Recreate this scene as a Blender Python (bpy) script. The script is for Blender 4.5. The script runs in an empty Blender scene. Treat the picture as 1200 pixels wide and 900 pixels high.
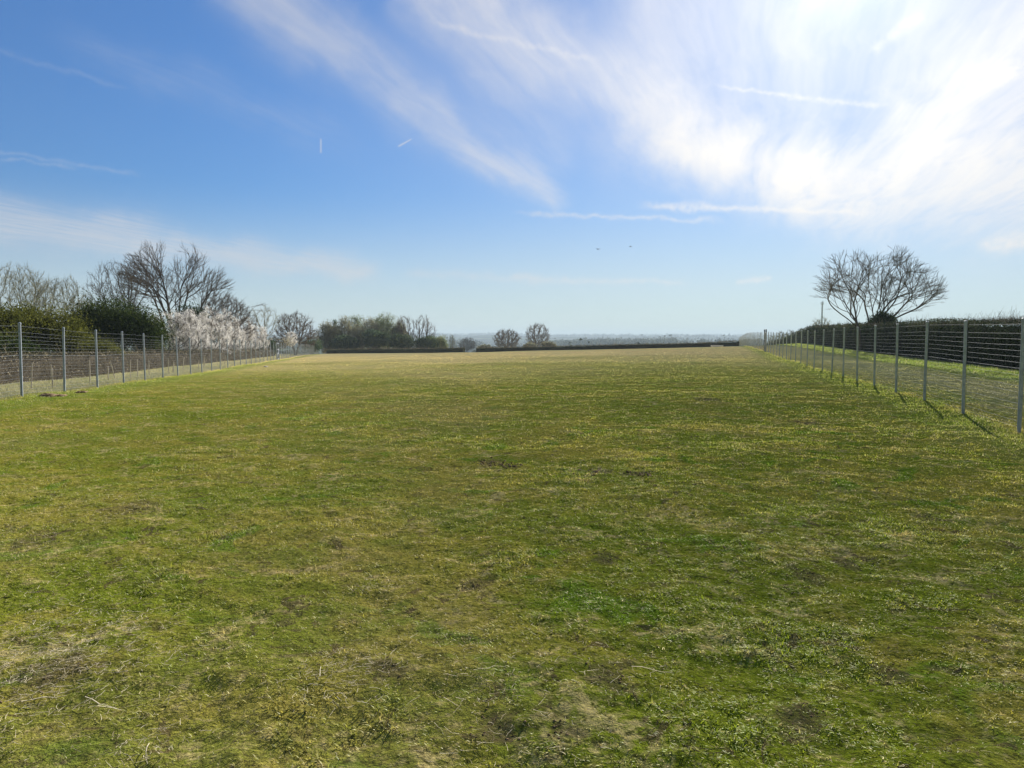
import bpy, math, numpy as np
from math import radians as R

# ------------------------------------------------------------------ camera, sky, sun, exposure
scene = bpy.context.scene
COL = scene.collection
EYE = 1.6
PITCH = 3.5
FPX = 900.0
cd = bpy.data.cameras.new('camera'); cam = bpy.data.objects.new('camera', cd); COL.objects.link(cam)
cam.location = (0, 0, EYE); cam.rotation_euler = (R(90 - PITCH), 0, 0)
cd.sensor_width = 36; cd.lens = 27.0; cd.clip_start = 0.05; cd.clip_end = 30000
scene.camera = cam
SUN_AZ, SUN_EL = 23.5, 25.5          # degrees right of the view direction (+Y), degrees up
SKY_STRENGTH = 0.05
SUN_STRENGTH = 5.0
SKY_TINT = (0.27, 0.432, 0.63)      # white balance of the clear sky
scene.view_settings.view_transform = 'Standard'; scene.view_settings.look = 'None'
scene.view_settings.gamma = 1; scene.view_settings.exposure = 1.75
scene.view_settings.use_curve_mapping = False
scene.render.engine = 'CYCLES'
scene.cycles.max_bounces = 8; scene.cycles.transparent_max_bounces = 8; scene.cycles.volume_bounces = 1

class NT:
    """small helper round a node tree"""
    def __init__(s, tree): s.t = tree; s.n = tree.nodes; s.l = tree.links
    def node(s, kind, **kw):
        n = s.n.new(kind)
        for k, v in kw.items(): setattr(n, k, v)
        return n
    def put(s, sock, v):
        if isinstance(v, (bpy.types.NodeSocket,)): s.l.new(v, sock)
        elif isinstance(v, (int, float)):
            try: sock.default_value = v
            except TypeError: sock.default_value = (v, v, v)
        else:
            v = tuple(v)
            if sock.type == 'RGBA' and len(v) == 3: v = v + (1,)
            sock.default_value = v
    def m(s, op, a, b=0.0, c=0.0, clamp=False):
        n = s.n.new('ShaderNodeMath'); n.operation = op; n.use_clamp = clamp
        s.put(n.inputs[0], a)
        if len(n.inputs) > 1: s.put(n.inputs[1], b)
        if len(n.inputs) > 2: s.put(n.inputs[2], c)
        return n.outputs[0]
    def v(s, op, a, b=(0, 0, 0), scale=None):
        n = s.n.new('ShaderNodeVectorMath'); n.operation = op
        s.put(n.inputs[0], a); s.put(n.inputs[1], b)
        if scale is not None: s.put(n.inputs['Scale'], scale)
        return n.outputs['Value'] if op in ('DOT_PRODUCT', 'LENGTH', 'DISTANCE') else n.outputs[0]
    def comb(s, x, y, z=0.0):
        n = s.n.new('ShaderNodeCombineXYZ')
        for i, q in enumerate((x, y, z)): s.put(n.inputs[i], q)
        return n.outputs[0]
    def sep(s, v):
        n = s.n.new('ShaderNodeSeparateXYZ'); s.put(n.inputs[0], v); return n.outputs
    def noise(s, vec, scale, detail=3, rough=0.5, dist=0.0, col=False, dim='2D'):
        n = s.n.new('ShaderNodeTexNoise'); n.noise_dimensions = dim; s.put(n.inputs['Vector'], vec)
        n.inputs['Scale'].default_value = scale; n.inputs['Detail'].default_value = detail
        n.inputs['Roughness'].default_value = rough; n.inputs['Distortion'].default_value = dist
        return n.outputs['Color'] if col else n.outputs['Fac']
    def ss(s, x, a, b, lo=0.0, hi=1.0):
        n = s.n.new('ShaderNodeMapRange'); n.interpolation_type = 'SMOOTHSTEP'
        s.put(n.inputs[0], x); n.inputs[1].default_value = a; n.inputs[2].default_value = b
        n.inputs[3].default_value = lo; n.inputs[4].default_value = hi
        return n.outputs[0]
    def lin(s, x, a, b, lo=0.0, hi=1.0):
        n = s.n.new('ShaderNodeMapRange'); s.put(n.inputs[0], x)
        n.inputs[1].default_value = a; n.inputs[2].default_value = b
        n.inputs[3].default_value = lo; n.inputs[4].default_value = hi
        return n.outputs[0]
    def mix(s, f, a, b, mode='MIX'):
        n = s.n.new('ShaderNodeMix'); n.data_type = 'RGBA'; n.blend_type = mode
        s.put(n.inputs[0], f); s.put(n.inputs[6], a); s.put(n.inputs[7], b)
        return n.outputs[2]

def direction_of(px, py):
    """pixel of the 1200x900 photograph -> azimuth, elevation in degrees"""
    c, q = math.cos(R(PITCH)), math.sin(R(PITCH))
    up0 = 450 - py
    x, fwd, up = px - 600, FPX * c + up0 * q, up0 * c - FPX * q
    return math.degrees(math.atan2(x, fwd)), math.degrees(math.atan2(up, math.hypot(x, fwd)))

def build_world():
    w = bpy.data.worlds.new('World'); scene.world = w; w.use_nodes = True; w.cycles.sampling_method = 'MANUAL'; w.cycles.sample_map_resolution = 512
    t = NT(w.node_tree); t.n.clear()
    out = t.node('ShaderNodeOutputWorld'); bg = t.node('ShaderNodeBackground')
    t.l.new(bg.outputs[0], out.inputs[0]); bg.inputs[1].default_value = SKY_STRENGTH
    sky = t.node('ShaderNodeTexSky', sky_type='NISHITA'); sky.sun_disc = False
    sky.sun_elevation = R(SUN_EL); sky.sun_rotation = R(SUN_AZ)
    sky.air_density = 1.0; sky.dust_density = 0.1; sky.ozone_density = 2.5; sky.altitude = 0
    d = t.v('NORMALIZE', t.node('ShaderNodeTexCoord').outputs['Generated'])
    x, y, z = t.sep(d)
    az = t.m('MULTIPLY', t.m('ARCTAN2', x, y), 180 / math.pi)
    el = t.m('MULTIPLY', t.m('ARCSINE', z), 180 / math.pi)
    ae = t.comb(az, el)
    # cirrus layer coordinates: where the view ray meets a flat layer high overhead
    zz = t.m('MAXIMUM', t.m('ADD', z, 0.02), 0.02)
    px_, py_ = t.m('DIVIDE', x, zz), t.m('DIVIDE', y, zz)
    wd = R(17); cw, sw = math.cos(wd), math.sin(wd)
    along = t.m('ADD', t.m('MULTIPLY', px_, sw), t.m('MULTIPLY', py_, cw))
    across = t.m('SUBTRACT', t.m('MULTIPLY', px_, cw), t.m('MULTIPLY', py_, sw))
    warp = t.noise(t.comb(along, across), 0.9, 3, col=True)
    fib_v = t.v('ADD', t.comb(t.m('MULTIPLY', along, 0.22), t.m('MULTIPLY', across, 1.6)), t.v('SCALE', warp, scale=0.32))
    fib = t.noise(fib_v, 3.2, 8, 0.56)
    fib2 = t.noise(t.v('ADD', fib_v, (7.3, 2.1, 0)), 9.0, 8, 0.62)
    w1 = t.v('SUBTRACT', t.noise(ae, 0.16, 5, 0.55, col=True), (0.5, 0.5, 0.5))
    aew = t.v('ADD', ae, t.v('SCALE', w1, scale=3.0))
    w2 = t.v('SUBTRACT', t.noise(ae, 0.5, 5, 0.6, col=True), (0.5, 0.5, 0.5))
    aet = t.v('ADD', ae, t.v('SCALE', w2, scale=0.9))

    def streak(p0, p1, wid0, wid1, strength, src=None, soft=1.0, ends=0.12):
        """soft line between two sky directions given by photograph positions"""
        a0, e0 = direction_of(*p0); a1, e1 = direction_of(*p1)
        L = math.hypot(a1 - a0, e1 - e0); ux, uy = (a1 - a0) / L, (e1 - e0) / L
        q = t.v('SUBTRACT', src if src is not None else aet, (a0, e0, 0))
        s = t.m('DIVIDE', t.v('DOT_PRODUCT', q, (ux, uy, 0)), L)
        n = t.m('ABSOLUTE', t.v('DOT_PRODUCT', q, (-uy, ux, 0)))
        k = 1 / 15.7
        wd_ = t.lin(s, 0, 1, wid0 * k, wid1 * k)
        g = t.m('EXPONENT', t.m('MULTIPLY', t.m('POWER', t.m('DIVIDE', n, wd_), 2 * soft), -1.0))
        e = t.m('MULTIPLY', t.ss(s, -ends * .3, ends), t.ss(s, 1 - ends, 1 + ends * .3, 1, 0))
        return t.m('MULTIPLY', t.m('MULTIPLY', g, e), strength)
    def add(*a):
        r = a[0]
        for b in a[1:]: r = t.m('ADD', r, b)
        return r
    # broad cirrus
    broad = add(
        streak((250, -60), (660, 240), 36, 14, .50, aew, 1.0, .08),
        streak((500, -20), (655, 205), 50, 26, .16, aew, 1.0, .1),
        streak((470, -60), (880, 195), 44, 34, .55, aew, 1.0, .05),
        streak((760, 158), (990, 215), 24, 40, .80, aew, 1.0, .3),
        streak((880, 214), (1290, 205), 36, 50, 1.15, aew, 1.0, .25),
        streak((1040, 175), (1400, -60), 36, 60, .60, aew, 1.0, .1),
        streak((700, 30), (1500, 50), 110, 140, .36, aew, 1.2, .10))
    broad = t.m('MULTIPLY', broad, t.lin(t.m('ADD', t.m('MULTIPLY', fib, .62), t.m('MULTIPLY', fib2, .38)), .34, .68, .50, 1.38))
    left = add(
        streak((-260, 215), (190, 285), 20, 20, .52, aew, 1.2, .1),
        streak((150, 280), (450, 320), 17, 9, .55, aew, 1.0, .1),
        streak((60, 30), (420, 170), 16, 18, .08, aew, 1.0, .2))
    left = t.m('MULTIPLY', left, t.lin(t.m('ADD', t.m('MULTIPLY', fib2, .7), t.m('MULTIPLY', fib, .3)), .36, .64, .5, 1.4))
    ruffle = t.lin(t.noise(ae, 1.6, 5, .7), .3, .7, .4, 1.4)
    thin = add(
        streak((605, 249), (850, 258), 2.2, 2.6, .32), streak((750, 240), (1020, 249), 4.2, 1.8, .55),
        streak((835, 99), (1045, 126), 1.8, 2.6, .26), streak((1085, 138), (1200, 78), 3.5, 5, .60),
        streak((500, 24), (700, 70), 2.6, 3, .24), streak((-40, 172), (165, 203), 1.8, 2.0, .12),
        streak((-60, 182), (90, 196), 1.8, 1.8, .12), streak((-20, 55), (150, 102), 2.6, 2.2, .07),
        streak((1145, 287), (1290, 279), 7, 9, .85), streak((862, 328), (904, 326), 2.8, 3.0, .38),
        streak((470, 320), (640, 326), 5, 4, .20), streak((590, 326), (805, 330), 4.0, 2.8, .30),
        streak((1085, 12), (1020, 62), 6, 4, .2))
    thin = t.m('MULTIPLY', thin, ruffle)
    trail = add(streak((376, 162), (376, 180), .9, 1.0, .5, ae, 1.3, .15),
                streak((466, 172), (483, 162.5), 1.2, .6, .5, ae, 1.3, .15))
    veil = t.m('MULTIPLY', t.ss(az, -25, 12, .0, .16), 1.0)
    mask = add(broad, left, thin, trail, veil)
    mask = t.m('MULTIPLY', mask, t.ss(el, 0.5, 4))
    mask = t.m('SUBTRACT', 1.0, t.m('EXPONENT', t.m('MULTIPLY', mask, -1.15)))
    # thin cloud scatters the sun forward: brighter towards it
    sd = (math.sin(R(SUN_AZ)) * math.cos(R(SUN_EL)), math.cos(R(SUN_AZ)) * math.cos(R(SUN_EL)), math.sin(R(SUN_EL)))
    cs = t.m('MAXIMUM', t.v('DOT_PRODUCT', d, sd), 0.0)
    f1 = t.m('POWER', cs, 14); f2 = t.m('POWER', cs, 400); f3 = t.m('POWER', cs, 60)
    bright = add(t.m('MULTIPLY', f1, 2.6), t.m('MULTIPLY', f3, 1.9), 4.1)
    ccol = t.v('SCALE', (0.985, 0.98, 1.0), scale=bright)
    ccol = t.v('ADD', ccol, t.v('SCALE', (1.0, .80, .55), scale=t.m('MULTIPLY', f1, 1.8)))
    ccol = t.v('MULTIPLY', ccol, t.comb(1.0, t.m('SUBTRACT', 1.0, t.m('MULTIPLY', f1, .03)), t.m('SUBTRACT', 1.0, t.m('MULTIPLY', f1, .13))))
    skyc = t.v('MULTIPLY', sky.outputs[0], SKY_TINT)
    skyc = t.v('SCALE', skyc, scale=t.ss(el, 0, 26, .84, 1.06))
    glow = t.v('SCALE', (1.0, 0.98, 0.95), scale=add(t.m('MULTIPLY', f2, 4.5), t.m('MULTIPLY', f3, .35)))
    base = t.v('ADD', skyc, glow)
    base = t.mix(t.ss(el, 11, 0, 0, .55), base, (4.6, 4.75, 4.5))
    t.l.new(t.mix(mask, base, ccol), bg.inputs[0])
build_world()

sl = bpy.data.lights.new('sun', 'SUN'); sl.energy = SUN_STRENGTH; sl.angle = R(0.53); sl.color = (1.0, 0.955, 0.88)
so = bpy.data.objects.new('sun', sl); COL.objects.link(so)
so.rotation_euler = (R(90 - SUN_EL), 0, R(180 - SUN_AZ))   # light comes from in front and to the right

# ------------------------------------------------------------------ terrain height
_tab = np.random.default_rng(5).random((256, 256))
def vnoise(x, y, s, ox=0.0, oy=0.0):
    x = np.asarray(x, float) * s + ox + 1000; y = np.asarray(y, float) * s + oy + 1000
    xi, yi = np.floor(x).astype(int), np.floor(y).astype(int)
    fx, fy = x - xi, y - yi; fx = fx * fx * (3 - 2 * fx); fy = fy * fy * (3 - 2 * fy)
    a, b = xi & 255, yi & 255; a1, b1 = (a + 1) & 255, (b + 1) & 255
    return (_tab[a, b] * (1 - fx) + _tab[a1, b] * fx) * (1 - fy) + (_tab[a, b1] * (1 - fx) + _tab[a1, b1] * fx) * fy - .5
def sstep(x, a, b):
    t = np.clip((x - a) / (b - a), 0, 1); return t * t * (3 - 2 * t)
LFENCE = lambda y: -8.84 - .203 * y
RFENCE = lambda y: 5.29 + .26 * y
def height(x, y, fine=True):
    x = np.asarray(x, float); y = np.asarray(y, float)
    r = np.hypot(x, y)
    yy = np.maximum(y, 1.0)
    w = np.clip((x - LFENCE(yy)) / (RFENCE(yy) - LFENCE(yy)), -.6, 1.6)
    wl = np.clip(w, 0, 1)
    ys = np.minimum(yy, 260)
    zl = np.interp(ys, [0, 20, 34, 60, 87, 130, 180, 260], [.05, 0, -.27, -.62, -1.0, -1.55, -2.34, -4.2])
    zr = np.interp(ys, [0, 40, 60, 85, 105, 125, 150, 180, 260], [0, 0, .03, .2, .32, .1, -.65, -1.4, -3.4])
    z = zl * (1 - wl) + zr * wl
    z = z + .55 * np.exp(-((x - 51) / 8) ** 2 - ((y - 132) / 32) ** 2)      # bank at the foot of the right hedge
    z = z - 26 * sstep(r, 230, 1000) + 3 * vnoise(x, y, 1 / 260.) * sstep(r, 300, 900)
    # wooded ridge in the middle distance, then far hills
    az = np.degrees(np.arctan2(x, y))
    z = z + 17 * np.exp(-((r - 1500) / 260) ** 2) * (.55 + .9 * (vnoise(az, az * 0, .13, 3) + .5))
    z = z + (31 + 26 * vnoise(az, az * 0, .11, 9) + 14 * vnoise(az, az * 0, .5, 2)) * sstep(r, 2600, 4300)
    z = z + (11 + 22 * vnoise(az, az * 0, .15, 40) + 12 * sstep(az, 0, 14) + 4 * vnoise(az, az * 0, 1.1, 2)) * sstep(r, 5200, 7000)
    z = z + .10 * vnoise(x, y, 1 / 5., 3) * sstep(r, 2, 10) * (1 - sstep(r, 150, 300))
    if fine:
        k = 1 - sstep(r, 25, 70)
        z = z + k * (.040 * vnoise(x, y, 1.1) + .026 * vnoise(x, y, 3.1, 5) + .024 * vnoise(x, y, 7.5, 9) + .017 * vnoise(x, y, 15., 2))
    return z

def wpos(px, dist):
    return (px - 600) / FPX * dist, dist

# ------------------------------------------------------------------ mesh helpers
def tag(o, label=None, cat=None, group=None, kind=None):
    if label: o['label'] = label
    if cat: o['category'] = cat
    if group: o['group'] = group
    if kind: o['kind'] = kind
    return o
def empty(name, loc=(0, 0, 0)):
    o = bpy.data.objects.new(name, None); o.location = loc; o.empty_display_size = .2; COL.objects.link(o); return o
def mesh_obj(name, verts, faces, mat, parent=None, attrs=None, smooth=False):
    """verts (N,3); faces: list of (M,k) index arrays"""
    me = bpy.data.meshes.new(name)
    verts = np.ascontiguousarray(verts, dtype=np.float32)
    faces = [np.ascontiguousarray(f, dtype=np.int32) for f in faces if len(f)]
    me.vertices.add(len(verts)); me.vertices.foreach_set('co', verts.ravel())
    nl = sum(f.size for f in faces); npoly = sum(len(f) for f in faces)
    me.loops.add(nl); me.polygons.add(npoly)
    me.loops.foreach_set('vertex_index', np.concatenate([f.ravel() for f in faces]))
    tot = np.concatenate([np.full(len(f), f.shape[1], np.int32) for f in faces])
    st = np.concatenate([[0], np.cumsum(tot)[:-1]]).astype(np.int32)
    me.polygons.foreach_set('loop_start', st)
    me.polygons.foreach_set('loop_total', tot)
    if smooth: me.polygons.foreach_set('use_smooth', np.ones(npoly, bool))
    me.update(calc_edges=True)
    if attrs:
        for k, a in attrs.items():
            at = me.attributes.new(k, 'FLOAT', 'POINT'); at.data.foreach_set('value', np.ascontiguousarray(a, dtype=np.float32))
    o = bpy.data.objects.new(name, me); me.materials.append(mat); COL.objects.link(o)
    if parent: o.parent = parent
    return o
class Geo:
    def __init__(s): s.v = []; s.f = []; s.a = []; s.n = 0
    def add(s, v, f, a=None):
        s.v.append(v); s.f += [q + s.n for q in f]; s.n += len(v)
        s.a.append(np.full(len(v), .5) if a is None else a)
    def build(s, name, mat, parent=None, smooth=False):
        return mesh_obj(name, np.concatenate(s.v), s.f, mat, parent, {'rnd': np.concatenate(s.a)}, smooth)
def frames(d):
    d = d / np.maximum(np.linalg.norm(d, axis=1, keepdims=True), 1e-9)
    h = np.where(np.abs(d[:, 2:3]) < .9, np.array([[0, 0, 1.]]), np.array([[1., 0, 0]]))
    u = np.cross(d, h); u /= np.linalg.norm(u, axis=1, keepdims=True)
    return d, u, np.cross(d, u)
def tubes(P0, P1, r0, r1, k=5, cap=False):
    P0 = np.asarray(P0, float); P1 = np.asarray(P1, float); n = len(P0)
    r0 = np.broadcast_to(r0, n); r1 = np.broadcast_to(r1, n)
    d, u, w = frames(P1 - P0)
    a = np.arange(k) * 2 * np.pi / k
    ring = np.cos(a)[None, :, None] * u[:, None] + np.sin(a)[None, :, None] * w[:, None]
    V = np.concatenate([P0[:, None] + ring * r0[:, None, None], P1[:, None] + ring * r1[:, None, None]], 1).reshape(-1, 3)
    i = np.arange(k); j = (i + 1) % k
    q = np.stack([i, j, j + k, i + k], 1)[None] + (np.arange(n) * 2 * k)[:, None, None]
    f = [q.reshape(-1, 4)]
    if cap: f.append((np.arange(k)[None] + k + (np.arange(n) * 2 * k)[:, None]))
    return V, f
def leaf_quads(C, size, rng, flat=0.0, aspect=.55):
    n = len(C); size = np.broadcast_to(size, n)
    d = rng.normal(size=(n, 3)); d[:, 2] *= (1 - flat)
    d, u, w = frames(d)
    s = size[:, None]
    V = np.stack([C - d * s * .5, C + u * s * aspect * .5, C + d * s * .5, C - u * s * aspect * .5], 1)
    V[:, 1] += w * s * .12; V[:, 3] += w * s * .12
    return V.reshape(-1, 3), [np.arange(4 * n).reshape(n, 4)]
def box(cx, cy, cz, sx, sy, sz, rot=0.0):
    c = np.array([[x, y, z] for z in (-.5, .5) for y in (-.5, .5) for x in (-.5, .5)], float) * (sx, sy, sz)
    ca, sa = math.cos(rot), math.sin(rot)
    c = np.stack([c[:, 0] * ca - c[:, 1] * sa, c[:, 0] * sa + c[:, 1] * ca, c[:, 2]], 1) + (cx, cy, cz)
    f = np.array([[0, 2, 3, 1], [4, 5, 7, 6], [0, 1, 5, 4], [2, 6, 7, 3], [0, 4, 6, 2], [1, 3, 7, 5]])
    return c, [f]

# ------------------------------------------------------------------ materials
def mat_new(name):
    m = bpy.data.materials.new(name); m.use_nodes = True; t = NT(m.node_tree); t.n.clear()
    out = t.node('ShaderNodeOutputMaterial'); return m, t, out
def turf_colour(t):
    """colour of the sward from world position: shared by soil surface and blades"""
    pos = t.node('ShaderNodeNewGeometry').outputs['Position']
    x, y, z = t.sep(pos); p = t.comb(x, y)
    n_big = t.noise(p, .07, 4, .5); n_mid = t.noise(p, .55, 5, .6, .3); n_sm = t.noise(p, 3.0, 4, .6)
    n_fine = t.noise(p, 14.0, 3, .6)
    yellow = t.ss(t.m('ADD', t.m('MULTIPLY', n_mid, .6), t.m('MULTIPLY', n_sm, .4)), .40, .62)
    green, olive, straw, lush = (.165, .205, .014), (.270, .245, .034), (.64, .49, .235), (.125, .205, .010)
    c = t.mix(yellow, green, olive)
    lushf = t.m('MULTIPLY', t.ss(t.noise(p, 1.3, 4, .6, .5), .58, .70), t.ss(y, 45, 10))
    c = t.mix(lushf, c, lush)
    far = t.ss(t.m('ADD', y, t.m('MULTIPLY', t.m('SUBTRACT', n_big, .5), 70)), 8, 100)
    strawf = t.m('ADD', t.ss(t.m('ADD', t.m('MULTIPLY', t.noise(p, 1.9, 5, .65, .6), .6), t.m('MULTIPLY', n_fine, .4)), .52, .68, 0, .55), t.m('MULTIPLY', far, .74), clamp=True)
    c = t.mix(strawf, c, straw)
    tuft = t.m('ADD', t.m('MULTIPLY', t.noise(p, 17.0, 4, .7, .4), .65), t.m('MULTIPLY', t.noise(p, 45.0, 2, .6), .35))
    c = t.mix(t.ss(tuft, .56, .70, 0, .55), c, straw)
    c = t.mix(t.ss(tuft, .49, .36, 0, .85), c, (.036, .048, .005))
    # darker old growth / brown thatch specks
    c = t.mix(t.ss(t.noise(p, 6.5, 4, .65, .4), .60, .74, 0, .6), c, (.11, .085, .030))
    # small worn-through spots and broad browner areas
    c = t.mix(t.ss(t.noise(p, 4.3, 5, .75, .8), .61, .66, 0, .75), c, (.085, .060, .034))
    c = t.mix(t.ss(t.noise(p, .16, 4, .6), .52, .68, 0, .25), c, (.28, .215, .085))
    # the strips outside the fences
    dr = t.m('SUBTRACT', x, t.m('ADD', t.m('MULTIPLY', y, .26), 5.29))
    dr = t.m('ADD', dr, t.m('MULTIPLY', t.m('SUBTRACT', n_mid, .5), 2.0))
    track = t.m('MULTIPLY', t.ss(dr, .2, 2.5), t.ss(dr, 4.2, 6.4, 1, 0))
    c = t.mix(t.m('MULTIPLY', track, t.lin(n_sm, .3, .7, .6, .95)), c, (.25, .24, .105))
    c = t.mix(t.m('MULTIPLY', t.ss(dr, 4.2, 6.4), .9), c, t.mix(n_sm, (.090, .14, .020), (.13, .17, .03)))
    dl = t.m('SUBTRACT', t.m('SUBTRACT', -8.84, t.m('MULTIPLY', y, .203)), x)
    dl = t.m('ADD', dl, t.m('MULTIPLY', t.m('SUBTRACT', n_mid, .5), 1.0))
    c = t.mix(t.m('MULTIPLY', t.ss(dl, -.1, .7), .8), c, t.mix(t.ss(n_sm, .35, .65), (.17, .18, .09), (.29, .26, .17)))
    # lush edges along the field side of the fences
    edge = t.m('MULTIPLY', t.m('ADD', t.m('MULTIPLY', t.ss(dl, -2.2, -.6), t.ss(dl, -.3, .1, 1, 0)), t.m('MULTIPLY', t.ss(dr, -1.8, -.5), t.ss(dr, -.1, .5, 1, 0))), .6)
    c = t.mix(edge, c, (.15, .20, .028))
    # fields of the valley far beyond
    r = t.v('LENGTH', p)
    vor = t.node('ShaderNodeTexVoronoi'); t.put(vor.inputs['Vector'], t.v('ADD', p, t.v('SCALE', t.noise(p, .004, 3, col=True), scale=90.0))); vor.inputs['Scale'].default_value = .0042
    hv = t.sep(vor.outputs['Color'])[0]
    fields = t.mix(t.ss(hv, .35, .7), (.06, .10, .025), (.16, .15, .07))
    fields = t.mix(t.ss(t.noise(p, .006, 5, .6), .47, .53), fields, (.025, .035, .018))
    c = t.mix(t.ss(r, 230, 330), c, fields)
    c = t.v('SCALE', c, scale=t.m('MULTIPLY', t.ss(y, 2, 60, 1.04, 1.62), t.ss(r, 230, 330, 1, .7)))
    return c, pos, p, dr, dl, y
SOIL = []   # (x, y, radius) bare scrapes seen in the photograph
for px, py, rr in ((575, 545, .42), (600, 549, .22), (1012, 660, .16), (990, 663, .13), (945, 677, .22), (716, 800, .30), (712, 659, .22),
                   (585, 858, .26), (648, 860, .20), (935, 850, .26), (1045, 788, .16), (160, 600, .5), (40, 636, .30), (830, 470, .8),
                   (700, 556, .4), (745, 560, .3), (60, 800, .35), (1090, 610, .25), (560, 690, .2), (1160, 700, .12), (335, 735, .12), (455, 795, .15), (945, 493, .6)):
    a, e = direction_of(px, py); dist = EYE / math.tan(R(-e)); SOIL.append((dist * math.sin(R(a)), dist * math.cos(R(a)), rr * .6))
def ground_material():
    m, t, out = mat_new('turf_ground')
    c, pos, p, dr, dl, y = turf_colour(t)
    # bare soil scrapes
    msk = None
    wob = t.m('MULTIPLY', t.m('SUBTRACT', t.noise(p, 5.0, 4, .7), .5), .55)
    for (sx, sy, sr) in SOIL:
        q = t.v('MULTIPLY', t.v('SUBTRACT', p, (sx, sy, 0)), (1.0, .62, 0))
        dd = t.m('ADD', t.v('LENGTH', q), wob)
        k = t.ss(dd, sr * .25, sr, 1, 0)
        msk = k if msk is None else t.m('MAXIMUM', msk, k)
    msk = t.m('MAXIMUM', msk, t.ss(t.noise(p, 2.6, 6, .7, .3), .655, .70))
    soil = t.mix(t.noise(p, 40, 3), (.050, .034, .022), (.16, .115, .075))
    c = t.mix(t.m('MULTIPLY', msk, .55), c, soil)
    c = t.v('SCALE', c, scale=1.25)
    # thatch between blades
    c = t.mix(t.lin(t.noise(p, 60, 3, .7), .3, .7, .0, .45), c, (.07, .058, .018))
    b = t.node('ShaderNodeBsdfDiffuse'); b.inputs['Roughness'].default_value = 1
    t.put(b.inputs['Color'], c)
    bump = t.node('ShaderNodeBump'); bump.inputs['Strength'].default_value = .8; bump.inputs['Distance'].default_value = .04
    t.put(bump.inputs['Height'], t.m('ADD', t.m('MULTIPLY', t.noise(p, 22, 5, .7), .7), t.m('MULTIPLY', t.noise(p, 5, 5, .7), .9)))
    t.l.new(bump.outputs[0], b.inputs['Normal'])
    t.l.new(b.outputs[0], out.inputs[0]); return m
def blade_material():
    m, t, out = mat_new('grass_blades')
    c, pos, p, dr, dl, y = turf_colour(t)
    rnd = t.node('ShaderNodeAttribute', attribute_name='rnd').outputs['Fac']
    c = t.mix(t.ss(rnd, .70, .86, 0, .70), c, (.30, .25, .13))           # dead blades
    c = t.mix(t.ss(rnd, .30, .0, 0, .6), c, (.05, .085, .010))
    c = t.mix(t.m('MULTIPLY', t.ss(rnd, .93, .96), 1), c, (.42, .37, .24))
    d = t.node('ShaderNodeBsdfDiffuse'); tr = t.node('ShaderNodeBsdfTranslucent'); g = t.node('ShaderNodeBsdfGlossy')
    t.put(d.inputs['Color'], c); t.put(tr.inputs['Color'], t.v('MULTIPLY', c, (1.05, 1.05, .9)))
    g.inputs['Roughness'].default_value = .5; t.put(g.inputs['Color'], (.9, .95, .8))
    m1 = t.node('ShaderNodeMixShader'); m1.inputs[0].default_value = .42; t.l.new(d.outputs[0], m1.inputs[1]); t.l.new(tr.outputs[0], m1.inputs[2])
    m2 = t.node('ShaderNodeMixShader'); m2.inputs[0].default_value = .015; t.l.new(m1.outputs[0], m2.inputs[1]); t.l.new(g.outputs[0], m2.inputs[2])
    t.l.new(m2.outputs[0], out.inputs[0]); return m
def leafy(name, dark, light, transl=.3, scale=.6, edge=None):
    """foliage, twigs, bark: two tones varied by leaf and by clump"""
    m, t, out = mat_new(name)
    rnd = t.node('ShaderNodeAttribute', attribute_name='rnd').outputs['Fac']
    pos = t.node('ShaderNodeNewGeometry').outputs['Position']
    f = t.m('ADD', t.m('MULTIPLY', rnd, .6), t.m('MULTIPLY', t.noise(pos, scale, 3, .6, dim='3D'), .7))
    c = t.mix(t.ss(f, .35, .95), dark, light)
    d = t.node('ShaderNodeBsdfDiffuse'); t.put(d.inputs['Color'], c)
    if transl > 0:
        tr = t.node('ShaderNodeBsdfTranslucent'); t.put(tr.inputs['Color'], c)
        mx = t.node('ShaderNodeMixShader'); mx.inputs[0].default_value = transl
        t.l.new(d.outputs[0], mx.inputs[1]); t.l.new(tr.outputs[0], mx.inputs[2]); t.l.new(mx.outputs[0], out.inputs[0])
    else: t.l.new(d.outputs[0], out.inputs[0])
    return m
def principled(name, col, rough=.5, metal=0.0, col2=None, scale=20):
    m, t, out = mat_new(name); b = t.node('ShaderNodeBsdfPrincipled')
    pos = t.node('ShaderNodeNewGeometry').outputs['Position']
    c = t.mix(t.ss(t.noise(pos, scale, 4, .6, dim='3D'), .35, .65), col, col2 or tuple(q * .75 for q in col))
    t.put(b.inputs['Base Color'], c); b.inputs['Roughness'].default_value = rough; b.inputs['Metallic'].default_value = metal
    t.l.new(b.outputs[0], out.inputs[0]); return m

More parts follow.
